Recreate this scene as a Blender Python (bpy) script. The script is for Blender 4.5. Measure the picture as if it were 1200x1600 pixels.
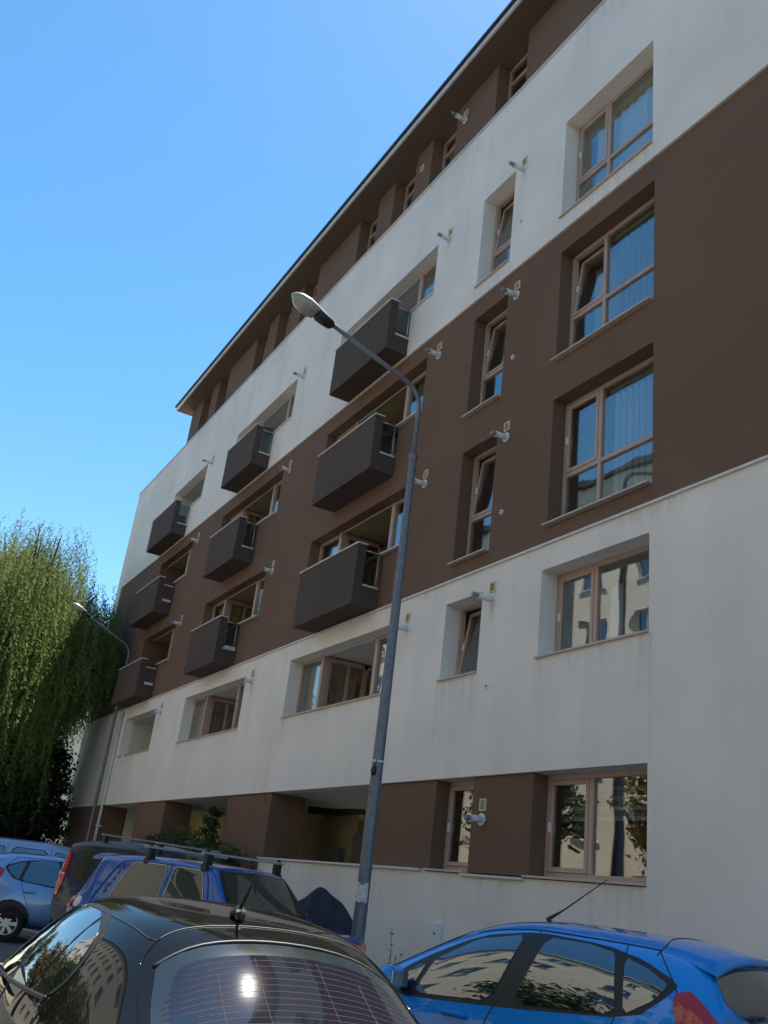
import bpy, bmesh, math, random
from math import sin, cos, pi, radians
from mathutils import Vector, Matrix, noise
from mathutils.bvhtree import BVHTree

for o in list(bpy.data.objects): bpy.data.objects.remove(o)
scn = bpy.context.scene
col = scn.collection
random.seed(7)

# ------------------------------------------------------------------ camera
EYE = 1.5
right = Vector((0.49295773, 0.86233653, 0.11562172))
down = Vector((-0.27817247, 0.28212534, -0.91816413))
fwd = Vector((-0.82438629, 0.42045333, 0.37895415))
cam_data = bpy.data.cameras.new('camera')
cam = bpy.data.objects.new('camera', cam_data); col.objects.link(cam)
M = Matrix.Identity(4)
for i in range(3):
    M[i][0] = right[i]; M[i][1] = -down[i]; M[i][2] = -fwd[i]
M[2][3] = EYE
cam.matrix_world = M
cam_data.sensor_fit = 'HORIZONTAL'; cam_data.sensor_width = 36.0
cam_data.lens = 1455.94/1200*36
cam_data.clip_start = 0.05; cam_data.clip_end = 2000
scn.camera = cam
scn.render.resolution_x = 768; scn.render.resolution_y = 1024

# ------------------------------------------------------------------ sky, sun, exposure
SUN_AZ = Vector((cos(radians(131)), sin(radians(131)))).normalized()     # horizontal direction towards the sun
SUN_EL = radians(69)
world = bpy.data.worlds.new('World'); scn.world = world; world.use_nodes = True
wn = world.node_tree; wn.nodes.clear()
sky = wn.nodes.new('ShaderNodeTexSky'); sky.sky_type = 'NISHITA'; sky.sun_disc = False
sky.sun_elevation = SUN_EL
sky.sun_rotation = math.atan2(SUN_AZ.x, SUN_AZ.y)
sky.altitude = 300; sky.air_density = 1.0; sky.dust_density = 0.25; sky.ozone_density = 1.0
bg = wn.nodes.new('ShaderNodeBackground'); bg.inputs['Strength'].default_value = 0.118
wo = wn.nodes.new('ShaderNodeOutputWorld')
hs = wn.nodes.new('ShaderNodeHueSaturation'); hs.inputs['Saturation'].default_value = 1.27; hs.inputs['Hue'].default_value = 0.490
wn.links.new(sky.outputs[0], hs.inputs['Color']); wn.links.new(hs.outputs[0], bg.inputs[0]); wn.links.new(bg.outputs[0], wo.inputs[0])
sd = bpy.data.lights.new('sun', 'SUN'); sd.energy = 5.0; sd.angle = radians(0.53); sd.color = (1, 0.95, 0.87)
sun = bpy.data.objects.new('sun', sd); col.objects.link(sun)
sdir = Vector((SUN_AZ.x*cos(SUN_EL), SUN_AZ.y*cos(SUN_EL), sin(SUN_EL)))
sun.rotation_euler = sdir.to_track_quat('Z', 'Y').to_euler(); sun.location = (0, 0, 40)
scn.view_settings.view_transform = 'Standard'; scn.view_settings.look = 'None'
scn.view_settings.exposure = 0.98; scn.view_settings.gamma = 1.0
scn.view_settings.use_curve_mapping = False
scn.render.engine = 'CYCLES'
scn.cycles.max_bounces = 8; scn.cycles.transparent_max_bounces = 12

# ------------------------------------------------------------------ materials
MATS = {}
def nodes(name):
    m = bpy.data.materials.new(name); m.use_nodes = True
    nt = m.node_tree; b = nt.nodes['Principled BSDF']
    MATS[name] = m
    return m, nt, b
def simple(name, c, rough=0.6, metal=0.0, coat=0.0, var=0.0, vscale=3.0, bump=0.0, bscale=40.0, spec=0.5):
    m, nt, b = nodes(name)
    b.inputs['Base Color'].default_value = (*c, 1); b.inputs['Roughness'].default_value = rough
    b.inputs['Metallic'].default_value = metal; b.inputs['Coat Weight'].default_value = coat
    b.inputs['Coat Roughness'].default_value = 0.02
    b.inputs['Specular IOR Level'].default_value = spec
    if var > 0 or bump > 0:
        tc = nt.nodes.new('ShaderNodeTexCoord')
    if var > 0:
        n = nt.nodes.new('ShaderNodeTexNoise'); n.inputs['Scale'].default_value = vscale; n.inputs['Detail'].default_value = 5
        nt.links.new(tc.outputs['Object'], n.inputs['Vector'])
        r = nt.nodes.new('ShaderNodeMapRange'); r.inputs['From Min'].default_value = .3; r.inputs['From Max'].default_value = .7
        r.inputs['To Min'].default_value = 1-var; r.inputs['To Max'].default_value = 1+var
        nt.links.new(n.outputs['Fac'], r.inputs['Value'])
        mx = nt.nodes.new('ShaderNodeVectorMath'); mx.operation = 'SCALE'; mx.inputs[0].default_value = c
        nt.links.new(r.outputs[0], mx.inputs['Scale']); nt.links.new(mx.outputs[0], b.inputs['Base Color'])
    if bump > 0:
        n2 = nt.nodes.new('ShaderNodeTexNoise'); n2.inputs['Scale'].default_value = bscale; n2.inputs['Detail'].default_value = 4
        nt.links.new(tc.outputs['Object'], n2.inputs['Vector'])
        bp = nt.nodes.new('ShaderNodeBump'); bp.inputs['Strength'].default_value = bump; bp.inputs['Distance'].default_value = 0.01
        nt.links.new(n2.outputs['Fac'], bp.inputs['Height']); nt.links.new(bp.outputs[0], b.inputs['Normal'])
    return m
def stucco(name, c, streak=0.12, blot=0.07, dirt=(0.55, 0.5, 0.42)):
    """rendered wall: grain, soft blotches and rain streaks running down"""
    m, nt, b = nodes(name); L = nt.links.new
    b.inputs['Roughness'].default_value = 0.92; b.inputs['Specular IOR Level'].default_value = 0.25
    tc = nt.nodes.new('ShaderNodeTexCoord')
    mp = nt.nodes.new('ShaderNodeMapping'); mp.inputs['Scale'].default_value = (1.5, 1.5, 0.2)
    L(tc.outputs['Object'], mp.inputs[0])
    n1 = nt.nodes.new('ShaderNodeTexNoise'); n1.inputs['Scale'].default_value = 1.0; n1.inputs['Detail'].default_value = 6; n1.inputs['Roughness'].default_value = .62
    L(mp.outputs[0], n1.inputs['Vector'])
    r1 = nt.nodes.new('ShaderNodeMapRange'); r1.inputs['From Min'].default_value = .5; r1.inputs['From Max'].default_value = .78
    r1.inputs['To Min'].default_value = 0; r1.inputs['To Max'].default_value = streak
    L(n1.outputs['Fac'], r1.inputs['Value'])
    n2 = nt.nodes.new('ShaderNodeTexNoise'); n2.inputs['Scale'].default_value = 0.55; n2.inputs['Detail'].default_value = 7
    L(tc.outputs['Object'], n2.inputs['Vector'])
    r2 = nt.nodes.new('ShaderNodeMapRange'); r2.inputs['From Min'].default_value = .3; r2.inputs['From Max'].default_value = .7
    r2.inputs['To Min'].default_value = 1-blot; r2.inputs['To Max'].default_value = 1+blot
    L(n2.outputs['Fac'], r2.inputs['Value'])
    sc = nt.nodes.new('ShaderNodeVectorMath'); sc.operation = 'SCALE'; sc.inputs[0].default_value = c
    L(r2.outputs[0], sc.inputs['Scale'])
    mx = nt.nodes.new('ShaderNodeMix'); mx.data_type = 'RGBA'
    L(r1.outputs[0], mx.inputs['Factor']); L(sc.outputs[0], mx.inputs['A'])
    mx.inputs['B'].default_value = (c[0]*dirt[0], c[1]*dirt[1], c[2]*dirt[2], 1)
    n4 = nt.nodes.new('ShaderNodeTexNoise'); n4.inputs['Scale'].default_value = 60; n4.inputs['Detail'].default_value = 3
    L(tc.outputs['Object'], n4.inputs['Vector'])
    r4 = nt.nodes.new('ShaderNodeMapRange'); r4.inputs['From Min'].default_value = .25; r4.inputs['From Max'].default_value = .75
    r4.inputs['To Min'].default_value = .9; r4.inputs['To Max'].default_value = 1.1
    L(n4.outputs['Fac'], r4.inputs['Value'])
    s2 = nt.nodes.new('ShaderNodeVectorMath'); s2.operation = 'SCALE'
    L(mx.outputs['Result'], s2.inputs[0]); L(r4.outputs[0], s2.inputs['Scale'])
    L(s2.outputs[0], b.inputs['Base Color'])
    n3 = nt.nodes.new('ShaderNodeTexNoise'); n3.inputs['Scale'].default_value = 130; n3.inputs['Detail'].default_value = 3
    L(tc.outputs['Object'], n3.inputs['Vector'])
    bp = nt.nodes.new('ShaderNodeBump'); bp.inputs['Strength'].default_value = .55; bp.inputs['Distance'].default_value = 0.006
    L(n3.outputs['Fac'], bp.inputs['Height']); L(bp.outputs[0], b.inputs['Normal'])
    return m
def glass(name, ior=.1, tint=(0.75, 0.82, 0.8), rough=0.0, wave=0.0):
    """glazing: fresnel reflection over a clear, slightly tinted pane"""
    m = bpy.data.materials.new(name); m.use_nodes = True; MATS[name] = m
    nt = m.node_tree; nt.nodes.clear(); L = nt.links.new
    out = nt.nodes.new('ShaderNodeOutputMaterial'); mix = nt.nodes.new('ShaderNodeMixShader')
    lw = nt.nodes.new('ShaderNodeLayerWeight'); lw.inputs['Blend'].default_value = .5
    pw = nt.nodes.new('ShaderNodeMath'); pw.operation = 'POWER'; pw.inputs[1].default_value = 5; L(lw.outputs['Facing'], pw.inputs[0])
    fr = nt.nodes.new('ShaderNodeMath'); fr.operation = 'MULTIPLY_ADD'; fr.inputs[1].default_value = 1-ior; fr.inputs[2].default_value = ior; L(pw.outputs[0], fr.inputs[0])
    tr = nt.nodes.new('ShaderNodeBsdfTransparent'); tr.inputs[0].default_value = (*tint, 1)
    gl = nt.nodes.new('ShaderNodeBsdfGlossy'); gl.inputs['Roughness'].default_value = rough
    L(fr.outputs[0], mix.inputs[0]); L(tr.outputs[0], mix.inputs[1]); L(gl.outputs[0], mix.inputs[2]); L(mix.outputs[0], out.inputs[0])
    if wave > 0:
        tc = nt.nodes.new('ShaderNodeTexCoord'); n = nt.nodes.new('ShaderNodeTexNoise'); n.inputs['Scale'].default_value = 1.3; n.inputs['Detail'].default_value = 1
        L(tc.outputs['Object'], n.inputs['Vector'])
        bp = nt.nodes.new('ShaderNodeBump'); bp.inputs['Strength'].default_value = wave; bp.inputs['Distance'].default_value = .02
        L(n.outputs['Fac'], bp.inputs['Height']); L(bp.outputs[0], gl.inputs['Normal'])
    return m
def leafmat(name, c1, c2, trans=0.35, scale=0.6, rough=.55):
    m = bpy.data.materials.new(name); m.use_nodes = True; MATS[name] = m
    nt = m.node_tree; L = nt.links.new; b = nt.nodes['Principled BSDF']; out = nt.nodes['Material Output']
    b.inputs['Roughness'].default_value = rough; b.inputs['Specular IOR Level'].default_value = .3
    tc = nt.nodes.new('ShaderNodeTexCoord'); n = nt.nodes.new('ShaderNodeTexNoise'); n.inputs['Scale'].default_value = scale; n.inputs['Detail'].default_value = 6
    n.inputs['Roughness'].default_value = .7
    L(tc.outputs['Object'], n.inputs['Vector'])
    cr = nt.nodes.new('ShaderNodeValToRGB'); cr.color_ramp.elements[0].position = .35; cr.color_ramp.elements[1].position = .65
    cr.color_ramp.elements[0].color = (*c1, 1); cr.color_ramp.elements[1].color = (*c2, 1)
    L(n.outputs['Fac'], cr.inputs[0]); L(cr.outputs[0], b.inputs['Base Color'])
    tl = nt.nodes.new('ShaderNodeBsdfTranslucent'); L(cr.outputs[0], tl.inputs[0])
    mx = nt.nodes.new('ShaderNodeMixShader'); mx.inputs[0].default_value = trans
    L(b.outputs[0], mx.inputs[1]); L(tl.outputs[0], mx.inputs[2]); L(mx.outputs[0], out.inputs[0])
    return m

WHITE = stucco('white_stucco', (0.77, 0.72, 0.665), streak=.22, blot=.075)
BROWN = stucco('brown_stucco', (0.165, 0.100, 0.068), streak=.12, blot=.07)
DBROWN = stucco('dark_brown_stucco', (0.088, 0.064, 0.054), streak=.22, blot=.09)
SOFFIT = stucco('soffit_paint', (0.13, 0.088, 0.066), streak=.05, blot=.04)
PLASTER = simple('loggia_plaster', (0.60, 0.57, 0.52), .9, var=.06, vscale=1.5)
FLASH = simple('flashing_metal', (0.62, 0.60, 0.57), .45, var=.1, vscale=6)
SILL = simple('sill_stone', (0.52, 0.42, 0.36), .5, var=.08, vscale=10)
FRAME = simple('window_frame_tan', (0.44, 0.315, 0.255), .42, var=.06, vscale=5)
PANE = glass('window_glass', 0.22, (0.95, 0.98, 0.97), 0.0, wave=.22)
RAILG = glass('rail_glass', 0.06, (0.62, 0.72, 0.72))
STEEL = simple('steel', (0.5, 0.5, 0.5), .35, metal=.8)
SLATM = simple('blind_slat', (0.60, 0.61, 0.63), .8)
SLATG = simple('blind_slat_grey', (0.30, 0.31, 0.33), .8)
SLATD = simple('blind_slat_dark', (0.10, 0.10, 0.09), .8)
SHEER = simple('sheer_curtain', (0.55, 0.56, 0.58), .9)
OCHRE = simple('ochre_curtain', (0.48, 0.34, 0.15), .9, var=.2, vscale=4)
RUST = simple('rust_curtain', (0.26, 0.085, 0.045), .9, var=.2, vscale=4)
ROLLER = simple('roller_blind', (0.24, 0.28, 0.20), .85)
ROOM = simple('room_wall', (0.32, 0.30, 0.27), .9)
YELLOW = simple('yellow_wall', (0.74, 0.58, 0.26), .9, var=.08, vscale=1.2)
OLIVE = simple('olive_wall', (0.30, 0.23, 0.12), .9, var=.1, vscale=1.5)
PVC = simple('flue_pvc', (0.66, 0.66, 0.66), .4, var=.08, vscale=8)
GREYTIP = simple('flue_tip', (0.22, 0.22, 0.22), .5)
VENTY = simple('vent_yellow', (0.66, 0.54, 0.30), .6, var=.08, vscale=12)
VENTD = simple('vent_mesh', (0.34, 0.29, 0.18), .8)
BLACKP = simple('black_plastic', (0.012, 0.012, 0.013), .5)
ROOFM = simple('roof_metal', (0.02, 0.022, 0.03), .5)
GALV = simple('galvanised', (0.155, 0.17, 0.20), .5, metal=.3, var=.22, vscale=14, bump=.15, bscale=60)
LAMPG = simple('lamp_housing', (0.42, 0.44, 0.46), .35, metal=.25, var=.08, vscale=9)
BOWL = simple('lamp_bowl', (0.30, 0.29, 0.24), .12, coat=.6, var=.25, vscale=9)
ASPH = simple('asphalt', (0.11, 0.105, 0.098), .95, var=.2, vscale=1.3, bump=.6, bscale=90)
YARD = simple('pale_concrete', (0.52, 0.50, 0.45), .9, var=.12, vscale=1.5)
PAVE = simple('paving', (0.26, 0.25, 0.24), .9, var=.15, vscale=2)
KERB = simple('kerb_stone', (0.36, 0.35, 0.33), .9, var=.12, vscale=4)
BARK = simple('bark', (0.09, 0.07, 0.05), .95, var=.3, vscale=6, bump=.8, bscale=20)
LEAFW = leafmat('willow_leaf', (0.10, 0.155, 0.038), (0.27, 0.31, 0.10), .55, .5)
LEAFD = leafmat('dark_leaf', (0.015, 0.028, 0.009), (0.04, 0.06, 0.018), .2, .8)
LEAFG = leafmat('green_leaf', (0.03, 0.06, 0.012), (0.085, 0.115, 0.03), .35, .9)
LEAFY = leafmat('yellow_leaf', (0.05, 0.06, 0.012), (0.22, 0.15, 0.03), .35, .5)
GRASS = simple('lawn', (0.05, 0.08, 0.02), .95, var=.35, vscale=2.5, bump=.8, bscale=30)
TARP = simple('tarp_cloth', (0.013, 0.015, 0.045), .6, var=.2, vscale=6, bump=.5, bscale=14)
BEIGE = stucco('beige_render', (0.74, 0.655, 0.53), streak=.2, blot=.08)
WPVC = simple('white_pvc', (0.75, 0.75, 0.75), .4)
PAPER = simple('torn_paper', (0.6, 0.6, 0.58), .8, var=.35, vscale=40)
CABLE = simple('cable_black', (0.01, 0.01, 0.01), .5)
CHROME = simple('chrome_trim', (0.7, 0.66, 0.6), .2, metal=.9)
TYRE = simple('tyre_rubber', (0.015, 0.015, 0.016), .85)
RIM = simple('alloy_rim', (0.5, 0.5, 0.52), .3, metal=.7)
REDL = simple('red_lens', (0.42, 0.008, 0.012), .12, coat=.7)
CLEARL = simple('clear_lens', (0.62, 0.64, 0.68), .1, coat=.7)
ORANGEL = simple('orange_lens', (0.75, 0.12, 0.03), .12, coat=.5)
HEATL = simple('defroster_line', (0.16, 0.025, 0.018), .6)
def paint(name, c, metal=.35, rough=.32, coat=1.0, spec=.15):
    m = simple(name, c, rough, metal=metal, coat=coat, spec=spec)
    b = m.node_tree.nodes['Principled BSDF']; b.inputs['Coat Roughness'].default_value = .015
    nt = m.node_tree; tc = nt.nodes.new('ShaderNodeTexCoord'); n = nt.nodes.new('ShaderNodeTexNoise')
    n.inputs['Scale'].default_value = 5; n.inputs['Detail'].default_value = 8; n.inputs['Roughness'].default_value = .75
    nt.links.new(tc.outputs['Object'], n.inputs['Vector'])
    r = nt.nodes.new('ShaderNodeMapRange'); r.inputs['From Min'].default_value = .45; r.inputs['From Max'].default_value = .8
    r.inputs['To Min'].default_value = .0; r.inputs['To Max'].default_value = .05
    nt.links.new(n.outputs['Fac'], r.inputs['Value']); nt.links.new(r.outputs[0], b.inputs['Coat Roughness'])
    return m
P_DARK = paint('paint_black_green', (0.010, 0.010, 0.009), .0, .4, coat=.62, spec=0.0)
P_FBLUE = paint('paint_bright_blue', (0.004, 0.25, 0.72), .1, .35)
P_NIVA = paint('paint_deep_blue', (0.008, 0.085, 0.33), .1, .35)
P_TEAL = paint('paint_dark_teal', (0.008, 0.022, 0.055), .0, .4, coat=.5)
P_LBLUE = paint('paint_light_blue', (0.18, 0.32, 0.58), .45, .4)
P_PALE = paint('paint_pale_blue', (0.28, 0.38, 0.62), .3, .4)
def carglass(name, c, wave=0.0):
    m = simple(name, c, .03, coat=.6, spec=.9)
    b = m.node_tree.nodes['Principled BSDF']; b.inputs['IOR'].default_value = 1.9
    b.inputs['Coat Roughness'].default_value = .0; b.inputs['Roughness'].default_value = .02
    return m
G_DARK = carglass('car_glass_dark', (0.008, 0.011, 0.012))
G_REAR = carglass('car_glass_rear', (0.010, 0.014, 0.022)); G_REAR.node_tree.nodes['Principled BSDF'].inputs['IOR'].default_value = 1.5; G_REAR.node_tree.nodes['Principled BSDF'].inputs['Coat Weight'].default_value = 0; G_REAR.node_tree.nodes['Principled BSDF'].inputs['Roughness'].default_value = .035
G_OLIVE = carglass('car_glass_olive', (0.045, 0.05, 0.035)); G_OLIVE.node_tree.nodes['Principled BSDF'].inputs['IOR'].default_value = 1.42; G_OLIVE.node_tree.nodes['Principled BSDF'].inputs['Coat Weight'].default_value = 0
FRIT = simple('glass_frit', (0.022, 0.028, 0.030), .12, coat=.4)

# ------------------------------------------------------------------ mesh helpers
class MB:
    def __init__(s): s.v = []; s.f = []
    def quad(s, a, b, c, d):
        n = len(s.v); s.v += [tuple(a), tuple(b), tuple(c), tuple(d)]; s.f.append((n, n+1, n+2, n+3)); return s
    def box(s, x0, x1, y0, y1, z0, z1):
        n = len(s.v)
        s.v += [(x0,y0,z0),(x1,y0,z0),(x1,y1,z0),(x0,y1,z0),(x0,y0,z1),(x1,y0,z1),(x1,y1,z1),(x0,y1,z1)]
        s.f += [tuple(n+i for i in q) for q in ((3,2,1,0),(4,5,6,7),(0,1,5,4),(1,2,6,5),(2,3,7,6),(3,0,4,7))]
        return s
    def tube(s, path, rad, n=8, cap=True, twist=0.0):
        path = [Vector(p) for p in path]
        rads = rad if isinstance(rad, (list, tuple)) else [rad]*len(path)
        base = len(s.v); up = Vector((0, 0, 1)); prev = None
        for i, p in enumerate(path):
            t = (path[min(i+1, len(path)-1)]-path[max(i-1, 0)]).normalized()
            if prev is None:
                a = t.cross(up)
                if a.length < .05: a = t.cross(Vector((1, 0, 0)))
            else: a = prev-t*prev.dot(t)
            a.normalize(); prev = a; b = t.cross(a)
            for k in range(n):
                an = 2*pi*k/n+twist
                s.v.append(tuple(p+(a*cos(an)+b*sin(an))*rads[i]))
        for i in range(len(path)-1):
            for k in range(n):
                k2 = (k+1) % n
                s.f.append((base+i*n+k, base+i*n+k2, base+(i+1)*n+k2, base+(i+1)*n+k))
        if cap:
            s.f.append(tuple(base+k for k in reversed(range(n))))
            s.f.append(tuple(base+(len(path)-1)*n+k for k in range(n)))
        return s
    def build(s, name, mat, parent=None, smooth=False, bevel=0.0, loc=None, off=None, seg=2):
        me = bpy.data.meshes.new(name)
        vs = s.v
        if off is not None: vs = [(x-off[0], y-off[1], z-off[2]) for x, y, z in vs]
        me.from_pydata(vs, [], s.f)
        bm = bmesh.new(); bm.from_mesh(me)
        bmesh.ops.recalc_face_normals(bm, faces=bm.faces); bm.to_mesh(me); bm.free()
        me.materials.append(mat)
        if smooth: me.polygons.foreach_set('use_smooth', [True]*len(me.polygons))
        return link(name, me, parent, loc, bevel, seg)
def link(name, me, parent=None, loc=None, bevel=0.0, seg=2):
    o = bpy.data.objects.new(name, me); col.objects.link(o)
    if parent is not None: o.parent = parent
    if loc is not None: o.location = loc
    if bevel > 0:
        md = o.modifiers.new('bevel', 'BEVEL'); md.width = bevel; md.segments = seg; md.limit_method = 'ANGLE'
        md.harden_normals = False
    return o
def empty(name, loc=(0, 0, 0), rz=0.0):
    o = bpy.data.objects.new(name, None); col.objects.link(o); o.location = loc; o.rotation_euler = (0, 0, rz)
    o.empty_display_size = .2
    return o
def tag(o, label=None, cat=None, group=None, kind=None):
    if label: o['label'] = label
    if cat: o['category'] = cat
    if group: o['group'] = group
    if kind: o['kind'] = kind
    return o
def arrmesh(name, verts, quads, mat):
    """numpy-free bulk quad mesh"""
    me = bpy.data.meshes.new(name); me.from_pydata(verts, [], quads); me.materials.append(mat)
    return me

# ------------------------------------------------------------------ setting
D = 8.037                        # the facade plane stands at y = D, facing -y
g = MB().quad((-400,-400,0),(400,-400,0),(400,400,0),(-400,400,0)).build('ground', GRASS); tag(g, kind='structure')
r = MB().box(-90, 40, -7.2, 7.1, -.2, .004).build('parking_lot', ASPH); tag(r, kind='structure')
k = MB().box(-90, 40, 7.1, 7.24, -.2, .13).build('kerb', KERB, bevel=.015); tag(k, kind='structure')
k = MB().box(-90, 40, -7.34, -7.2, -.2, .13).build('kerb', KERB, bevel=.015); tag(k, kind='structure')
p = MB().box(-90, 40, 7.24, D+.02, -.2, .118).build('pavement', PAVE); tag(p, kind='structure')
p = MB().box(-90, 40, -11.9, -7.34, -.2, .118).build('pavement', PAVE); tag(p, kind='structure')
q = MB().box(-90, 40, D+12.75, D+24, -.2, .02).build('bounce_yard', YARD); tag(q, kind='structure')  # pale sheet added to bounce sunlight into the garage
q = MB().box(-40, -14.9, D+.05, D+12.7, -.2, .06).build('garage_floor', YARD); tag(q, kind='structure')
SLABJ = simple('paving_joint', (.1, .1, .095), .95)
lm = simple('line_paint', (.7, .7, .68), .8, var=.15, vscale=8)
for i in range(6):
    x = -24+i*2.9
    q = MB().box(-.05, .05, -2.2, 2.2, 0, .004).build('bay_marking', lm); q.location = (x, 4.6, .005); q.rotation_euler = (0, 0, radians(-66))
    tag(q, kind='structure')

# ------------------------------------------------------------------ the apartment building
ROOT = Vector((-18.0, D, 0.0))
bld = empty('apartment_building', ROOT)
tag(bld, 'long six storey apartment block striped in white and brown render with small dark balconies', 'building')
def B(mb, name, mat, parent=None, **kw):
    """part of the building, vertices given in world coordinates"""
    return mb.build(name, mat, parent or bld, off=ROOT, **kw)

T = {k: 3.287+2.9*(k-1) for k in range(1, 7)}      # heads of the openings, storey by storey
ZL, ZU, ZP = 6.60, 12.40, 17.06
XR, XL = 6.0, -40.3
WX = (-10.43, -8.25); NX = (-13.0, -11.93)
LOG = {'B': (-19.45, -14.74), 'C': (-26.98, -22.19), 'D': (-33.62, -29.83)}
BALX = {'B': (-18.36, -15.62), 'C': (-25.85, -23.42), 'D': (-33.95, -31.0)}
UNITL = {'B': 1.15, 'C': 1.15, 'D': 0.0}; UNITR = {'B': 1.20, 'C': 1.20, 'D': 1.10}
SIX = [-13.02, -15.7, -17.54, -19.48, -23.17, -25.1, -27.0, -30.7, -32.6]
RD = 0.30                        # depth of the reveals

def wall(name, x0, x1, z0, z1, y, mat, holes, depth):
    xs = sorted({x0, x1, *[max(x0, min(x1, h[i])) for h in holes for i in (0, 1)]})
    zs = sorted({z0, z1, *[max(z0, min(z1, h[i])) for h in holes for i in (2, 3)]})
    nx, nz = len(xs)-1, len(zs)-1
    solid = [[True]*nz for _ in range(nx)]
    for i in range(nx):
        for j in range(nz):
            cx, cz = (xs[i]+xs[i+1])/2, (zs[j]+zs[j+1])/2
            if any(h[0] < cx < h[1] and h[2] < cz < h[3] for h in holes): solid[i][j] = False
    mb = MB(); vi = {}
    def V(i, j, d):
        key = (i, j, d)
        if key not in vi: vi[key] = len(mb.v); mb.v.append((xs[i], y+(depth if d else 0), zs[j]))
        return vi[key]
    for i in range(nx):
        for j in range(nz):
            if solid[i][j]:
                mb.f.append((V(i,j,0), V(i+1,j,0), V(i+1,j+1,0), V(i,j+1,0)))
                mb.f.append((V(i,j,1), V(i,j+1,1), V(i+1,j+1,1), V(i+1,j,1)))
                for di, dj, e in ((-1,0,((i,j),(i,j+1))),(1,0,((i+1,j+1),(i+1,j))),(0,-1,((i+1,j),(i,j))),(0,1,((i,j+1),(i+1,j+1)))):
                    a, c = i+di, j+dj
                    if not (0 <= a < nx and 0 <= c < nz) or not solid[a][c]:
                        (p, q), (r_, s_) = e
                        mb.f.append((V(p,q,0), V(r_,s_,0), V(r_,s_,1), V(p,q,1)))
    return B(mb, name, mat)

holes2 = [(*WX, T[2]-1.30, T[2]), (*NX, T[2]-1.30, T[2])]
holes34 = []; holes5 = []
for k, hl in ((3, holes34), (4, holes34), (5, holes5)):
    hl += [(*WX, T[k]-2.16, T[k]), (*NX, T[k]-2.15, T[k])]
for c, (a, b) in LOG.items():
    holes2.append((a, b, T[2]-1.29, T[2]))
    for k, hl in ((3, holes34), (4, holes34), (5, holes5)):
        hl.append((a, b, T[k]-1.29, T[k]))
        hl.append((max(BALX[c][0]+.02, a), BALX[c][1]-.02, T[k]-2.38, T[k]-1.2))
# walls, band by band
wall('white_wall', XL, XR, T[1], ZL-.03, D, WHITE, holes2, RD)
wall('white_wall', WX[1], XR, 0.0, T[1], D, WHITE, [], RD)
wall('plinth_wall', -19.5, WX[1], 0.0, 1.93, D, WHITE, [], RD)
wall('brown_wall', XL+.72, XR, ZL, ZU, D+.045, BROWN, holes34, RD-.045)
wall('white_wall', XL, XL+.72, ZL-.03, ZU, D, WHITE, [], RD)
wall('white_wall', XL, XR, ZU, ZP-.03, D, WHITE, holes5, RD)
wall('brown_wall', -33.93, XR, ZP, 18.72, D+.06, BROWN, [(x, x+1.08, ZP+.02, 18.73) for x in SIX], RD)
wall('brown_wall', -15.12, WX[0], 1.96, T[1], D+.05, BROWN, [(-12.87, -11.84, 1.96, T[1])], RD)
for a, b, z0 in ((-22.09, -19.45, 0.0), (-29.9, -27.1, 0.0), (-39.7, -34.3, 0.0)):
    B(MB().box(a, b, D+.05, D+.85, z0, T[1]), 'brown_pillar', BROWN)
B(MB().box(-15.12, -14.9, D+.36, D+6, 0, T[1]), 'garage_wall', OLIVE)
# flashings
B(MB().box(XL+.72, XR, D-.035, D+.10, ZL-.035, ZL), 'flashing', FLASH)
B(MB().box(XL-.02, XR, D-.035, D+.10, ZP-.035, ZP), 'flashing', FLASH)
B(MB().box(-19.52, -13.02, D-.05, D+.2, 1.93, 1.962), 'flashing', FLASH)
B(MB().box(-11.9, -10.45, D-.05, D+.2, 1.905, 1.935), 'flashing', FLASH)
JOINT = simple('joint_line', (.60, .55, .50), .95)  # render joints, a little darker than the white wall
for x, z0_, z1_ in ((-13.03, T[1]+.02, T[2]-1.34), (-8.22, T[2]+.02, ZL-.05), (-8.22, T[1]+.05, T[2]-1.34), (-11.9, ZU+.02, T[5]-2.2), (-8.22, ZU+.02, T[5]-2.2)):
    B(MB().box(x-.003, x+.003, D-.0015, D+.01, z0_, z1_), 'render_joint', JOINT)
# body of the building behind the facade
B(MB().box(XL, XL+.3, D+RD+.002, D+13, 0, ZP-.04), 'end_wall', WHITE)
B(MB().box(-33.93, -33.6, D+.365, D+13, ZP, 18.72), 'end_wall', BROWN)
B(MB().box(XR-.3, XR, D+RD+.002, D+13, 0, 18.72), 'end_wall', WHITE)
B(MB().box(XL+.3, XR-.3, D+12.7, D+13, T[1]+.3, 18.72), 'back_wall', WHITE)
B(MB().box(XL+.3, -33.95, D+RD, D+12.7, ZP-.35, ZP-.05), 'terrace_slab', FLASH)
for k in range(1, 6):
    B(MB().box(XL+.31, XR-.31, D+RD+.01, D+12.6, T[k]+.06, T[k]+.40), 'floor_slab', ROOM)
B(MB().box(XL+.31, XR-.31, D+5.6, D+5.8, T[1]+.42, T[5]+.05), 'corridor_wall', ROOM)
for x in (-7.9, -11.2, -14.4, -21.0, -28.6, -35.0, -37.5):
    B(MB().box(x-.1, x+.1, D+RD+.01, D+5.58, T[1]+.42, T[5]+.05), 'partition_wall', ROOM)
B(MB().box(-33.5, XR-.31, D+4.0, D+4.2, T[5]+.42, 18.7), 'partition_wall', ROOM)
B(MB().box(-14.88, XR-.31, D+5.6, D+5.8, 0, T[1]+.05), 'corridor_wall', ROOM)
B(MB().box(-14.88, XR-.31, D+RD+.05, D+5.58, .9, 1.05), 'floor_slab', ROOM)
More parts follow.
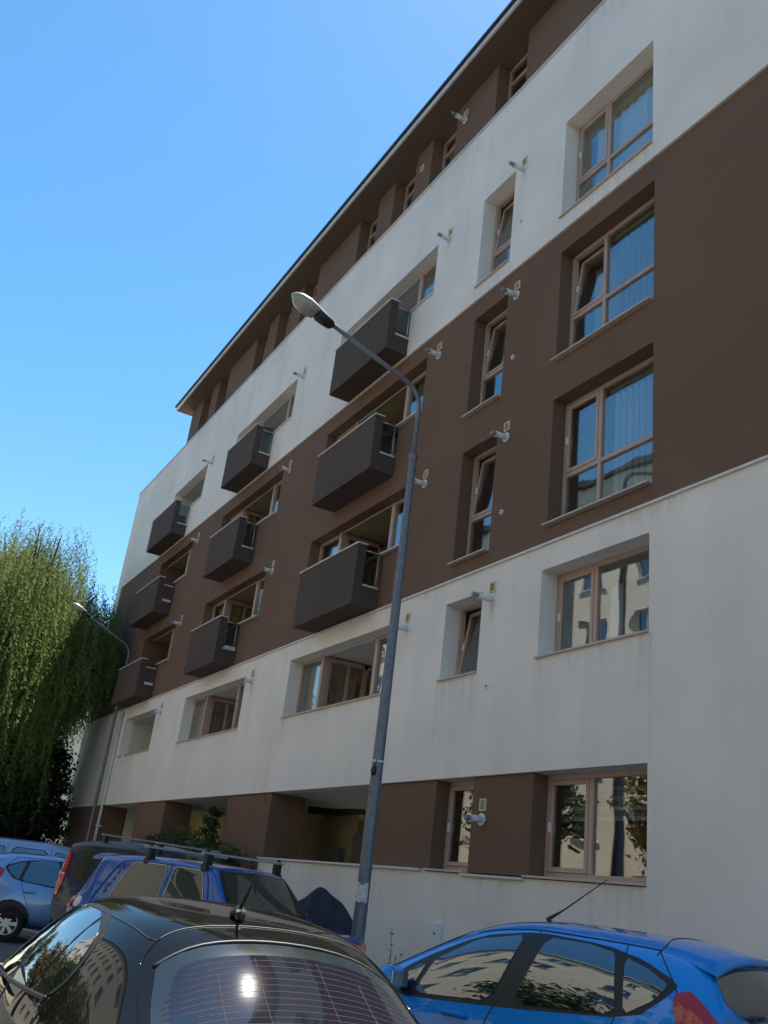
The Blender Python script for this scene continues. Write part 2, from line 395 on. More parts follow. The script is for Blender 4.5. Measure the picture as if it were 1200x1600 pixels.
# eaves: soffit, pale fascia, dark roof edge
B(MB().box(-34.35, XR+.5, D-.50, D+13.3, 18.72, 18.80), 'eave_soffit', SOFFIT)
B(MB().box(-34.38, XR+.5, D-.545, D-.50, 18.72, 18.85), 'fascia', FLASH)
B(MB().box(-34.38, -34.35, D-.50, D+13.3, 18.70, 18.86), 'fascia', FLASH)
rf = MB()
n = [(-34.42, D-.60, 18.86), (XR+.6, D-.60, 18.86), (XR+.6, D+13.4, 18.86), (-34.42, D+13.4, 18.86)]
m2 = [(-34.42, D-.60, 18.93), (XR+.6, D-.60, 18.93), (XR+.6, D+13.4, 18.93), (-34.42, D+13.4, 18.93)]
rf.v = n+m2+[(-28, D+6.4, 20.6), (XR-6, D+6.4, 20.6)]
rf.f = [(3,2,1,0),(0,1,5,4),(1,2,6,5),(2,3,7,6),(3,0,4,7),(4,5,9,8),(5,6,9),(6,7,8,9),(7,4,8)]
B(rf, 'roof', ROOFM)

# garage space below: ceiling is the slab; rear wall with openings to the yard behind
B(MB().box(XL+.31, -14.9, D+RD+.01, D+12.7, T[1]+.0, T[1]+.055), 'garage_ceiling', PLASTER)
B(MB().box(-34.2, -29.4, D+3.0, D+3.2, 0.0, T[1]-.004), 'garage_wall', YELLOW)
B(MB().box(-34.9, -34.3, D+.9, D+3.0, 0.0, T[1]-.004), 'garage_wall', PLASTER)
B(MB().box(-33.4, -33.05, D+1.6, D+1.95, 0.0, T[1]-.004), 'garage_column', PLASTER)
B(MB().box(-28.9, -25.0, D+2.6, D+2.8, 0.0, T[1]-.004), 'garage_wall', OLIVE)
B(MB().box(-23.9, -20.6, D+2.6, D+2.8, 0.0, T[1]-.004), 'garage_wall', OLIVE)
B(MB().box(-25.0, -23.9, D+2.6, D+2.8, 2.75, T[1]-.004), 'garage_wall', OLIVE)
B(MB().box(-39.5, -28.6, D+7.0, D+7.2, 0.0, T[1]-.004), 'garage_wall', YELLOW)
B(MB().box(-25.5, -22.0, D+4.6, D+4.8, 0.0, T[1]-.004), 'garage_wall', YELLOW)
B(MB().box(-22.6, -21.2, D+2.2, D+2.4, 0.0, T[1]-.01), 'garage_wall', OLIVE)
for a, b in ((-40, -39.2), (-33.0, -32.6), (-26.6, -26.2), (-20.4, -20.0)):
    B(MB().box(a, b, D+12.4, D+12.69, 0.0, T[1]-.004), 'rear_pier', YELLOW)
# switch cabinet hung in the garage with cables
ROOT2 = Vector((-17.55, D+1.5, 0))
CABM = simple('cabinet_grey', (0.05, 0.045, 0.035), .6)
cab = empty('switch_cabinet', ROOT2); tag(cab, 'dark electrical cabinet in the open garage with cables looping above', 'cabinet')
MB().box(-18.05, -17.05, D+1.4, D+1.75, .9, 2.62).build('cabinet_body', CABM, cab, off=ROOT2, bevel=.02)
MB().box(-18.02, -17.56, D+1.385, D+1.399, .93, 2.58).build('cabinet_door', CABM, cab, off=ROOT2)
MB().box(-17.54, -17.08, D+1.385, D+1.399, .93, 2.58).build('cabinet_door', CABM, cab, off=ROOT2)
MB().box(-17.95, -17.85, D+1.45, D+1.7, 0, .9).build('leg', CABM, cab, off=ROOT2)
MB().box(-17.25, -17.15, D+1.45, D+1.7, 0, .9).build('leg', CABM, cab, off=ROOT2)
for i in range(4):
    x = -17.3-i*.13
    MB().tube([(x, D+1.55, 2.6), (x, D+1.55, 2.85+.03*i), (x-.15, D+1.5, 2.98+.04*i), (x-.6, D+1.45, 3.02+.03*i), (x-1.6, D+1.4, 3.0+.04*i), (-20.2, D+1.3, 3.05+.04*i)], .022, 6).build('cable', CABLE, cab, off=ROOT2, smooth=True)
mb2 = empty('meter_box', (-18.9, D+1.5, 0)); tag(mb2, 'small dark meter box on a post left of the switch cabinet', 'box')
MB().box(-.2, .2, -.1, .1, 1.75, 2.35).build('box_body', CABM, mb2, bevel=.015)
MB().box(-.04, .04, -.04, .04, 0, 1.75).build('post', BLACKP, mb2)
B(MB().box(-20.6, -19.2, D+1.9, D+2.1, 0.0, 3.05), 'garage_wall', OLIVE)

# ------------------------------------------------------------------ windows
def bars(mb, x0, x1, z0, z1, y0, y1, w):
    mb.box(x0, x0+w, y0, y1, z0, z1).box(x1-w, x1, y0, y1, z0, z1)
    mb.box(x0+w, x1-w, y0, y1, z0, z0+w).box(x0+w, x1-w, y0, y1, z1-w, z1)
def curtain(win, x0, x1, z0, z1, y, mat, amp=.035, wl=.16):
    n = max(6, int((x1-x0)/.025)); mb = MB(); ph = random.random()*6
    for i in range(n+1):
        x = x0+(x1-x0)*i/n
        d = amp*sin(2*pi*x/wl+ph)+.4*amp*sin(2*pi*x/(wl*2.7)+ph*2)
        mb.v += [(x, y+d, z0), (x, y+d*.6, z1)]
    mb.f = [(2*i, 2*i+2, 2*i+3, 2*i+1) for i in range(n)]
    B(mb, 'curtain', mat, win, smooth=True)
slat_cache = {}
def vslats(win, x0, x1, z0, z1, y, mat, pitch=.105, ang=40, w=.089):
    h = round(z1-z0, 3); key = (h, mat.name, ang)
    if key not in slat_cache:
        a = radians(ang); c, s = cos(a)*w/2, sin(a)*w/2; t = .0015
        mb = MB(); nx_, ny_ = -s/w*2*t, c/w*2*t
        p = [(-c+nx_, -s+ny_), (c+nx_, s+ny_), (c-nx_, s-ny_), (-c-nx_, -s-ny_)]
        mb.v = [(x, yy, 0) for x, yy in p]+[(x, yy, h) for x, yy in p]
        mb.f = [(3,2,1,0),(4,5,6,7),(0,1,5,4),(1,2,6,5),(2,3,7,6),(3,0,4,7)]
        me = bpy.data.meshes.new('slat'); me.from_pydata(mb.v, [], mb.f); me.materials.append(mat); slat_cache[key] = me
    x = x0+pitch/2
    while x < x1:
        o = link('slat', slat_cache[key], win, (x-ROOT.x, y-ROOT.y, z0-ROOT.z)); x += pitch
def pane(win, x0, x1, z0, z1, y):
    return B(MB().box(x0, x1, y, y+.012, z0, z1), 'pane', PANE, win)
def casement(win, x0, x1, z0, z1, y, tilt=0.0, handle=True):
    mb = MB(); w = .062
    bars(mb, 0, x1-x0, 0, z1-z0, 0, .06, w)
    o = mb.build('casement', FRAME, win, loc=(x0-ROOT.x, y-ROOT.y, z0-ROOT.z), bevel=.006)
    o.rotation_euler = (-tilt, 0, 0)
    g_ = MB().box(w, x1-x0-w, .02, .032, w, z1-z0-w).build('pane', PANE, win, loc=o.location); g_.rotation_euler = o.rotation_euler
    if handle:
        hd = MB().box(.02, .04, -.03, 0, (z1-z0)*.42, (z1-z0)*.42+.13).build('handle', WPVC, win, loc=o.location); hd.rotation_euler = o.rotation_euler
def window(x0, x1, z0, z1, y=D+RD, split=None, transom=None, left='c', tilt=0.0, sill=True, name='window', w=.07, sillmat=None, rear=0.0, low=None):
    """frame as the part, panes, casements and sill as its pieces"""
    mb = MB(); y1 = y+.09
    bars(mb, x0, x1, z0, z1, y, y1, w)
    if split: mb.box(split-w/2, split+w/2, y-.004, y1, z0+w, z1-w)
    if transom: 
        for a, b in ([(x0+w, split-w/2), (split+w/2, x1-w)] if split else [(x0+w, x1-w)]):
            mb.box(a, b, y-.002, y1, transom-w/2, transom+w/2)
    win = B(mb, name, FRAME, bevel=.006)
    zt = transom+w/2 if transom else z0+w
    xsplit = split-w/2 if split else x1-w
    if left == 'c': casement(win, x0+w+.004, xsplit-.004, zt+.004, z1-w-.004, y-.012, tilt)
    else: pane(win, x0+w, xsplit, zt, z1-w, y+.03)
    if split: pane(win, split+w/2, x1-w, zt, z1-w, y+.03)
    if transom:
        pane(win, x0+w, xsplit, z0+w, transom-w/2, y+.03)
        if split: pane(win, split+w/2, x1-w, z0+w, transom-w/2, y+.03)
    if sill: B(MB().box(x0-.03, x1+.0, D-.045, y-.002, z0-.03, z0-.002), 'sill', sillmat or SILL, win, bevel=.004)
    return win
def sill_for(x0, x1, z, win, mat=None, proud=.045):
    B(MB().box(x0-.03, x1+.0, D-proud, D+RD+.05, z-.03, z-.002), 'sill', mat or SILL, win, bevel=.004)

# the wide windows
zb = T[1]
w1 = window(*WX, 1.97, T[1], split=-9.54, w=.075)
zx = T[1]-.15
for i in range(7):       # day-and-night blind, broad bands hanging a third of the way down
    B(MB().box(WX[0]+.12, WX[1]-.1, D+RD+.19, D+RD+.194, zx-.055, zx), 'blind_band', SLATD if i % 2 else ROLLER, w1); zx -= .062
w2 = window(*WX, T[2]-1.30, T[2], split=-9.58)
B(MB().box(WX[0]+.1, WX[1]-.08, D+RD+.16, D+RD+.166, T[2]-.32, T[2]-.05), 'roller_blind', SLATD, w2)
curtain(w2, -9.50, -9.30, T[2]-1.24, T[2]-.08, D+RD+.22, SHEER)
w3 = window(*WX, T[3]-2.16, T[3], split=-9.60, transom=7.82-.02)
vslats(w3, -9.5, -8.33, T[3]-2.08, T[3]-.16, D+RD+.2, SLATM, ang=80, pitch=.13)
vslats(w3, -10.05, -9.66, T[3]-2.08, T[3]-.16, D+RD+.2, SLATD, ang=60)
B(MB().box(-9.55, -8.33, D+RD+.12, D+RD+.2, T[3]-.15, T[3]-.02), 'blind_rail', ROLLER, w3)
w4 = window(*WX, T[4]-2.16, T[4], split=-9.60, transom=10.70, tilt=radians(7))
vslats(w4, -9.5, -8.33, T[4]-2.08, T[4]-.16, D+RD+.2, SLATG, ang=80, pitch=.13)
vslats(w4, -10.3, -9.66, T[4]-2.08, T[4]-.16, D+RD+.42, SLATM, ang=75)
B(MB().box(-9.55, -8.33, D+RD+.12, D+RD+.24, T[4]-.16, T[4]-.02), 'blind_rail', ROLLER, w4)
w5 = window(*WX, T[5]-2.16, T[5], split=-9.60, transom=13.58)
curtain(w5, -10.15, -8.33, T[5]-2.12, T[5]-.22, D+RD+.2, SHEER, amp=.04, wl=.2)
B(MB().box(-10.3, -8.33, D+RD+.14, D+RD+.26, T[5]-.22, T[5]-.03), 'blind_rail', ROLLER, w5)
# the narrow windows
n1 = window(-12.87, -11.84, 1.97, T[1], w=.07)
zx = T[1]-.15
for i in range(7):
    B(MB().box(-12.75, -11.95, D+RD+.19, D+RD+.194, zx-.055, zx), 'blind_band', SLATD if i % 2 else ROLLER, n1); zx -= .062
n2 = window(*NX, T[2]-1.30, T[2], tilt=radians(8), w=.05)
B(MB().box(NX[0]+.1, NX[1]-.1, D+RD+.36, D+RD+.366, T[2]-1.2, T[2]-.06), 'roller_blind', SLATD, n2)
n3 = window(*NX, T[3]-2.15, T[3], transom=7.80, tilt=radians(7), w=.06)
vslats(n3, NX[0]+.1, NX[1]-.1, T[3]-2.08, T[3]-.1, D+RD+.4, SLATM, ang=62)
n4 = window(*NX, T[4]-2.15, T[4], transom=10.70, tilt=radians(7), w=.06)
B(MB().box(NX[0]+.1, NX[1]-.1, D+RD+.36, D+RD+.366, 10.75, T[4]-.06), 'roller_blind', ROLLER, n4)
curtain(n4, NX[0]+.35, NX[1]-.1, T[4]-2.1, 10.7, D+RD+.3, SHEER)
n5 = window(*NX, T[5]-2.15, T[5], transom=13.58, tilt=radians(7), w=.06)
curtain(n5, NX[0]+.1, NX[1]-.1, T[5]-2.1, T[5]-.1, D+RD+.42, ROLLER)
# sixth floor windows under the eaves
for i, x in enumerate(SIX):
    w6 = window(x, x+1.08, ZP+.03, 18.715, y=D+.36, transom=18.25, tilt=radians((0, 0, 9, 9, 0, 9, 0, 0, 9)[i]) if False else 0, w=.05, left='f', sill=False)
    B(MB().box(x, x+1.08, D+.02, D+.36, ZP+.002, ZP+.022), 'sill', SILL, w6)
    if i in (0, 3): curtain(w6, x+.1, x+1.0, ZP+.1, 18.2, D+.6, SLATD, amp=.02, wl=.1)
    elif i in (1, 2): B(MB().box(x+.1, x+.98, D+.5, D+.506, 17.5, 18.65), 'roller_blind', SHEER, w6)

# loggias with glazed bays on both sides
def loggia(c, k):
    a, b = LOG[c]; t = T[k]; zs_ = t-1.29; zf = t-2.38 if k > 2 else zs_-.02
    ul, ur = UNITL[c], UNITR[c]; xl, xr = a+ul, b-ur; y0 = D+RD
    wl = MB(); dpt = 1.55
    wl.quad((xl, y0, zf), (xr, y0, zf), (xr, y0+dpt, zf), (xl, y0+dpt, zf))                    # floor
    wl.quad((xl, y0, t+.05), (xr, y0, t+.05), (xr, y0+dpt, t+.05), (xl, y0+dpt, t+.05))        # ceiling
    wl.quad((xr, y0+.09, zf), (xr, y0+dpt, zf), (xr, y0+dpt, t+.05), (xr, y0+.09, t+.05))      # right return
    if ul == 0: wl.quad((xl, y0, zf), (xl, y0+dpt, zf), (xl, y0+dpt, t+.05), (xl, y0, t+.05))
    wl.quad((xl, y0+dpt, zf), (xr, y0+dpt, zf), (xr, y0+dpt, t+.05), (xl, y0+dpt, t+.05))      # back wall
    dark = k in (3, 4)
    lg = B(wl, 'loggia', PLASTER if not dark else (BROWN if c != 'D' else BROWN))
    B(MB().box(xl+.02, xr-.02, y0+.05, y0+dpt-.1, t+.02, t+.045), 'ceiling_panel', PLASTER if not dark else OLIVE, lg)
    B(MB().box(xl, xr, y0+.0, y0+.04, t-.012, t+.04), 'head_rail', FLASH, lg)
    # glazed door in the back wall
    dx0 = xl+.35; dx1 = min(xl+1.25, xr-.1)
    d = MB(); bars(d, dx0, dx1, zf+.02, t-.06, y0+dpt-.08, y0+dpt-.01, .09)
    dr = B(d, 'balcony_door', FRAME, bevel=.005)
    B(MB().box(dx0+.09, dx1-.09, y0+dpt-.05, y0+dpt-.04, zf+.1, t-.15), 'pane', PANE, dr)
    B(MB().box(dx0+.09, dx1-.09, y0+dpt-.03, y0+dpt-.012, zf+.1, t-.15), 'door_leaf', RUST, dr)
    if ul > 0:
        u = window(a, xl, zs_, t, split=None, left='f', sill=False, w=.06)
        # post and glazed return of the left bay
        d = MB(); d.box(xl-.10, xl+.02, y0-.02, y0+.12, zs_, t)
        d.box(xl-.08, xl, y0+.12, y0+.2, zf, t); d.box(xl-.08, xl, y0+1.0, y0+1.1, zf, t); d.box(xl-.08, xl, y0+1.47, y0+1.55, zf, t)
        d.box(xl-.08, xl, y0+.2, y0+1.47, t-.1, t); d.box(xl-.08, xl, y0+.2, y0+1.47, zf, zf+.12)
        d.box(xl-.07, xl-.005, y0+.6, y0+.66, zf+.12, t-.1)
        rt = B(d, 'bay_return_frame', FRAME, bevel=.005)
        B(MB().box(xl-.05, xl-.04, y0+.2, y0+1.47, zf+.12, t-.1), 'pane', PANE, rt)
        cm = {('B', 2): RUST, ('C', 2): RUST, ('C', 3): OCHRE, ('C', 4): OCHRE, ('B', 3): RUST, ('B', 4): SHEER, ('B', 5): SHEER, ('C', 5): SHEER}[(c, k)]
        mb = MB(); n = 40
        for i in range(n+1):
            y = y0+.15+1.35*i/n; dd = .03*sin(i*1.9)+.015*sin(i*.7)
            mb.v += [(xl-.16+dd, y, zf+.05), (xl-.16+dd*.5, y, t-.03)]
        mb.f = [(2*i, 2*i+2, 2*i+3, 2*i+1) for i in range(n)]
        B(mb, 'curtain', cm, rt, smooth=True)
        curtain(u, a+.08, xl-.4 if k != 2 else xl-.1, zs_+.03, t-.05, y0+.2, OCHRE if k == 2 else SHEER, amp=.03)
    u = window(xr, b, zs_, t, split=None, left='f', sill=False, w=.06)
    B(MB().box(xr-.02, xr+.1, y0-.02, y0+.12, zs_, t), 'corner_post', FRAME, u, bevel=.005)
    if k >= 4: B(MB().box(xr+.1, b-.06, y0+.2, y0+.206, t-.5, t-.05), 'roller_blind', ROLLER, u)
    if k in (2, 3): curtain(u, xr+.55, b-.06, zs_+.03, t-.05, y0+.2, SHEER)
    if k > 2:
        sill_for(BALX[c][1]+.0, b, zs_, u, FLASH)
        if BALX[c][0] > a+.2: sill_for(a, BALX[c][0], zs_, u, FLASH)
    else: sill_for(a, b, zs_, u, SILL)
for c in LOG:
    for k in (2, 3, 4, 5): loggia(c, k)

# balconies
def balcony(c, k):
    x0, x1 = BALX[c]; z0 = T[k]-2.46; z1 = z0+1.245; y0 = D-.54; y1 = D-.001 if k == 5 else D+.044; t = .10
    zn = z0+.40; yn = y0+.19
    if c == 'D' and k != 5: zn = z0+.98
    mb = MB()
    # outline as one shell: slab, front, left side, right stub and low right side
    mb.box(x0, x1, y0, y1, z0, z0+.16)
    mb.box(x0, x1, y0, y0+t, z0+.16, z1)
    mb.box(x0, x0+t, y0+t, y1, z0+.16, z1)
    mb.box(x1-t, x1, y0+t, yn, z0+.16, z1)
    mb.box(x1-t, x1, yn, y1, z0+.16, zn)
    o = B(mb, 'balcony', DBROWN)
    B(MB().box(x0-.025, x1+.025, y0-.025, y0+t+.02, z1, z1+.028), 'coping', FLASH, o, bevel=.004)
    B(MB().box(x0-.025, x0+t+.02, y0+t+.02, y1, z1, z1+.028), 'coping', FLASH, o, bevel=.004)
    B(MB().box(x1-t-.02, x1+.025, y0+t+.02, yn+.02, z1, z1+.028), 'coping', FLASH, o, bevel=.004)
    if zn < z0+.9:
        B(MB().box(x1-t-.01, x1+.03, yn+.002, D-.002, zn, zn+.035), 'notch_flashing', FLASH, o)
        B(MB().box(x1-.06, x1-.05, yn+.01, D-.03, zn+.06, z1-.1), 'glass_panel', RAILG, o)
        B(MB().tube([(x1-.055, yn, z1-.09), (x1-.055, D-.01, z1-.09)], .016, 8), 'hand_rail', STEEL, o, smooth=True)
        B(MB().tube([(x1-.055, D-.03, zn+.03), (x1-.055, D-.03, z1-.09)], .012, 8), 'rail_post', STEEL, o, smooth=True)
    else:
        B(MB().box(x1-t-.01, x1+.02, yn+.02, D-.002, zn, zn+.03), 'coping', FLASH, o)
    if (c == 'D' and k != 5) or (c == 'C' and k == 3):
        B(MB().box(x1-.002, x1+.04, y0+.24, D-.01, z0+.42, z0+.50), 'spout_strip', FLASH, o)
    # pale parapet cap beside the opening
for c in LOG:
    for k in (3, 4, 5): balcony(c, k)
acx = empty('air_conditioner', (-31.25, D-.2, T[5]-2.3)); tag(acx, 'dark air conditioner unit standing in the top balcony at the willow end', 'air conditioner')
MB().box(-.35, .12, -.15, .15, 0.02, .62).build('casing', BLACKP, acx, bevel=.02)
MB().box(-.3, -.22, -.14, .14, -.13, .02).build('foot', BLACKP, acx)
MB().box(.0, .08, -.14, .14, -.13, .02).build('foot', BLACKP, acx)

# flue pipes, vent grilles, small pipe holes
def ring(mb, c, r0, r1, y0, y1, n=16):
    b = len(mb.v)
    for i in range(n):
        a = 2*pi*i/n
        for r_, y in ((r0, y0), (r1, y0), (r1, y1), (r0, y1)): mb.v.append((c[0]+r_*cos(a), y, c[1]+r_*sin(a)))
    for i in range(n):
        for q in range(4):
            mb.f.append((b+4*i+q, b+4*i+(q+1) % 4, b+4*((i+1) % n)+(q+1) % 4, b+4*((i+1) % n)+q))
def flue(x, z, yw, L=.34, grille=True):
    dz = random.uniform(-.03, .015); dx = random.uniform(-.025, .025); L = random.uniform(.29, .37)
    o = B(MB().tube([(x, yw+.02, z), (x+dx*.7, yw-L*.72, z+dz*.7)], .05, 14), 'flue_pipe', PVC, smooth=False)
    o.data.polygons.foreach_set('use_smooth', [len(p_.vertices) == 4 for p_ in o.data.polygons])
    B(MB().tube([(x+dx*.7, yw-L*.70, z+dz*.7), (x+dx, yw-L, z+dz)], .037, 12), 'flue_tip', GREYTIP, o, smooth=False)
    mb = MB(); ring(mb, (x+dx*.7, z+dz*.7), .046, .055, yw-L*.735, yw-L*.68); B(mb, 'pipe_rim', PVC, o)
    mb = MB(); ring(mb, (x, z), .048, .088, yw-.016, yw+.004); B(mb, 'collar', PVC, o, smooth=False)
    if grille: grille_at(x+.01, z+.20, yw)
def grille_at(x, z, yw, s=.075):
    mb = MB()
    bars(mb, x-s, x+s, z-s*1.15, z+s*1.15, yw-.022, yw+.003, .022)
    o = B(mb, 'vent_grille', VENTY, bevel=.003)
    for i in range(7):
        zz = z-s*1.15+.03+i*(s*2.3-.06)/6
        B(MB().box(x-s+.02, x+s-.02, yw-.016, yw-.006, zz-.005, zz+.005), 'louvre', VENTD, o)
    B(MB().box(x-s+.02, x+s-.02, yw-.005, yw+.002, z-s*1.1, z+s*1.1), 'mesh', VENTD, o)
for k in (2, 3, 4, 5):
    yw = D if k in (2, 5) else D+.045
    zz = T[k]-.19
    for x in (-11.66, -14.27, -21.72, -29.3): flue(x, zz, yw)
flue(-11.57, 2.68, D+.05)
flue(-14.26, 18.13, D+.06)
grille_at(-16.12, 18.1, D+.06)
for z, yw in ((4.61, D), (7.5, D+.045), (10.47, D+.045), (13.44, D)):
    mb = MB(); ring(mb, (-11.63, z), .026, .042, yw-.02, yw+.004)
    o = B(mb, 'pipe_collar', WPVC); B(MB().tube([(-11.63, yw-.004, z), (-11.63, yw+.003, z)], .027, 12), 'pipe_mouth', BLACKP, o)
# rain pipe at the far end and a small box below the last loggia
dp = B(MB().tube([(-34.05, D-.06, 6.5), (-34.05, D-.06, .15)], .045, 12), 'downpipe', FLASH, smooth=True)
for z in (5.8, 4.2, 2.6, 1.0):
    B(MB().box(-34.12, -33.98, D-.12, D+(.001 if z > 3.3 else .06), z-.02, z+.02), 'pipe_bracket', FLASH, dp)
B(MB().box(-32.85, -32.62, D-.07, D+.001, 4.66, 4.86), 'junction_box', WPVC, bevel=.01)

def stainmat(name, c, amount, sc):
    m = bpy.data.materials.new(name); m.use_nodes = True; nt = m.node_tree; L = nt.links.new
    b = nt.nodes['Principled BSDF']; out = nt.nodes['Material Output']
    b.inputs['Base Color'].default_value = (*c, 1); b.inputs['Roughness'].default_value = .95; b.inputs['Specular IOR Level'].default_value = .1
    tc = nt.nodes.new('ShaderNodeTexCoord'); sx = nt.nodes.new('ShaderNodeSeparateXYZ'); L(tc.outputs['Generated'], sx.inputs[0])
    def math_(op, a, b_=None):
        n_ = nt.nodes.new('ShaderNodeMath'); n_.operation = op
        for k_, v in enumerate((a, b_)):
            if v is None: continue
            if isinstance(v, (int, float)): n_.inputs[k_].default_value = v
            else: L(v, n_.inputs[k_])
        return n_.outputs[0]
    edge = math_('SUBTRACT', 1.0, math_('ABSOLUTE', math_('SUBTRACT', math_('MULTIPLY', sx.outputs['X'], 2.0), 1.0)))
    edge = math_('MINIMUM', math_('MULTIPLY', edge, 1.6), 1.0)
    fall = math_('POWER', sx.outputs['Z'], 1.3)
    mp = nt.nodes.new('ShaderNodeMapping'); mp.inputs['Scale'].default_value = sc; L(tc.outputs['Object'], mp.inputs[0])
    n = nt.nodes.new('ShaderNodeTexNoise'); n.inputs['Scale'].default_value = 1; n.inputs['Detail'].default_value = 5; L(mp.outputs[0], n.inputs['Vector'])
    r_ = nt.nodes.new('ShaderNodeMapRange'); r_.inputs['From Min'].default_value = .38; r_.inputs['From Max'].default_value = .72; L(n.outputs['Fac'], r_.inputs['Value'])
    f = math_('MULTIPLY', math_('MULTIPLY', math_('MULTIPLY', edge, fall), r_.outputs[0]), amount)
    tr = nt.nodes.new('ShaderNodeBsdfTransparent'); mx = nt.nodes.new('ShaderNodeMixShader')
    L(f, mx.inputs[0]); L(tr.outputs[0], mx.inputs[1]); L(b.outputs[0], mx.inputs[2]); L(mx.outputs[0], out.inputs[0])
    return m
STAIN = stainmat('rain_stain', (0.22, 0.20, 0.175), .15, (9, 9, .7))
SOOT = stainmat('soot_stain', (0.10, 0.09, 0.08), .22, (7, 7, 2))
def stain(x, z, w, h, yw, mat=None):
    B(MB().quad((x-w/2, yw-.002, z-h), (x+w/2, yw-.002, z-h), (x+w/2, yw-.002, z), (x-w/2, yw-.002, z)), 'rain_stain', mat or STAIN)
rs = random.Random(21)
for (a, b, z) in [(*WX, T[2]-1.335), (*NX, T[2]-1.335), (*WX, T[5]-2.195), (*NX, T[5]-2.185), (*LOG['B'], T[2]-1.325), (*LOG['C'], T[2]-1.325), (*LOG['D'], T[2]-1.325)]:
    for x in (a+.03, b-.05): stain(x, z, rs.uniform(.25, .5), rs.uniform(.7, 1.5), D)
    stain((a+b)/2, z, (b-a)*.9, rs.uniform(.5, .9), D)
for x in (-7.2, -9.3, -14.0, -17.0, -20.6, -24, -28, -31, -36.5):
    stain(x, ZP-.04, rs.uniform(.8, 2.4), rs.uniform(.8, 1.8), D)
    stain(x+rs.uniform(-1, 1), ZL-.04, rs.uniform(1.0, 2.0), rs.uniform(.2, .35), D)
for (a, b, z) in [(*WX, T[3]-2.195), (*WX, T[4]-2.195), (*NX, T[3]-2.185), (*NX, T[4]-2.185)]:
    for x in (a+.03, b-.05): stain(x, z, rs.uniform(.2, .35), rs.uniform(.4, .55), D+.045)
for x in (-9.0, -11.2, -14.2, -16.4, -18.2): stain(x, 1.9, rs.uniform(1.2, 2.2), rs.uniform(.8, 1.4), D)
for k in (2, 5):
    for x in (-11.66, -14.27, -21.72, -29.3): stain(x+rs.uniform(-.03, .03), T[k]-.27, .22, rs.uniform(.35, .8), D, SOOT)

# ------------------------------------------------------------------ street lamps
def street_lamp(base, z_top, az, tilt, arm, label, det=True, r0=.096, r1=.048):
    o = empty('street_lamp', base); tag(o, label, 'street lamp', 'street lamps along the facade')
    zc = z_top-1.15
    MB().tube([(0,0,.1), (0,0,zc)], [r0, r1+.01], 8 if det else 8).build('pole', GALV, o)
    MB().box(-.19, .19, -.19, .19, .118, .145).build('base_plate', GALV, o, bevel=.006)
    MB().tube([(0,0,zc-.09), (0,0,zc-.06), (0,0,zc+.02), (0,0,zc+.05)], [r1+.014, r1+.024, r1+.024, r1+.002], 12).build('collar', GALV, o, smooth=True)
    d = Vector((cos(az)*cos(tilt), sin(az)*cos(tilt), sin(tilt)))
    top = Vector((0, 0, z_top)); pts = [Vector((0, 0, zc)), Vector((0, 0, z_top-.32))]
    for i in range(1, 9):
        t = i/9; a = Vector((0, 0, z_top-.32)); c_ = top; e = top+d*.34
        pts.append(a*(1-t)**2+c_*2*t*(1-t)+e*t*t)
    pts.append(top+d*.34); pts.append(top+d*arm)
    MB().tube(pts, .036, 12).build('arm', GALV, o, smooth=True)
    # luminaire: long housing with a bulging bowl below its outer half
    e = top+d*(arm-.08); side = Vector((-sin(az), cos(az), 0)); up = side.cross(d)
    if up.z < 0: up = -up
    L = .78
    prof = [(0, .045, .05, .03), (.06, .085, .075, .06), (.2, .10, .085, .07), (.34, .13, .10, .05), (.5, .155, .11, .045), (.64, .14, .095, .04), (.74, .085, .06, .03), (L, .02, .02, .015)]
    mb = MB(); n = 18
    for t, w, hu, hd in prof:
        c_ = e+d*t
        for i in range(n):
            a = 2*pi*i/n; h = hu if sin(a) > 0 else hd*.55
            mb.v.append(tuple(c_+side*w*cos(a)+up*h*sin(a)))
    for i in range(len(prof)-1):
        for q in range(n): mb.f.append((i*n+q, i*n+(q+1) % n, (i+1)*n+(q+1) % n, (i+1)*n+q))
    mb.f.append(tuple(range(n))); mb.f.append(tuple((len(prof)-1)*n+i for i in range(n)))
    mb.build('housing', LAMPG, o, smooth=True)
    mb = MB()
    pr2 = [(.3, .11, .02), (.33, .125, .09), (.42, .142, .125), (.54, .147, .13), (.64, .13, .11), (.71, .09, .07), (.75, .03, .02)]
    for t, w, hd in pr2:
        c_ = e+d*t
        for i in range(n):
            a = pi+pi*i/(n-1)
            mb.v.append(tuple(c_+side*w*cos(a)+up*(hd*sin(a)-.012)))
    for i in range(len(pr2)-1):
        for q in range(n-1): mb.f.append((i*n+q, i*n+q+1, (i+1)*n+q+1, (i+1)*n+q))
    mb.build('glass_bowl', BOWL, o, smooth=True)
    mb = MB()
    pr3 = [(-.02, .04, .03), (.03, .088, .09), (.16, .105, .105), (.28, .12, .10), (.315, .118, .03)]
    for t, w, hd in pr3:
        c_ = e+d*t
        for i in range(n):
            a = pi+pi*i/(n-1)
            mb.v.append(tuple(c_+side*w*cos(a)+up*(hd*sin(a)-.004)))
    for i in range(len(pr3)-1):
        for q in range(n-1): mb.f.append((i*n+q, i*n+q+1, (i+1)*n+q+1, (i+1)*n+q))
    mb.f.append(tuple(range(n))); mb.f.append(tuple((len(pr3)-1)*n+i for i in range(n)))
    mb.build('gear_cover', BLACKP, o, smooth=True)
    return o
lp = street_lamp((-11.42, 6.21, 0), 8.95, radians(270), radians(18), 1.83, 'tall galvanised street lamp between the blue off-roader and the facade ')
MB().tube([(0,0,3.16), (0,0,3.19)], .089, 16).build('band', FLASH, lp)
MB().tube([(.07,-.06,3.19), (.10,-.10,3.12), (.115,-.11,3.06)], [.006, .006, .006], 6).build('cable_tail', CABLE, lp)
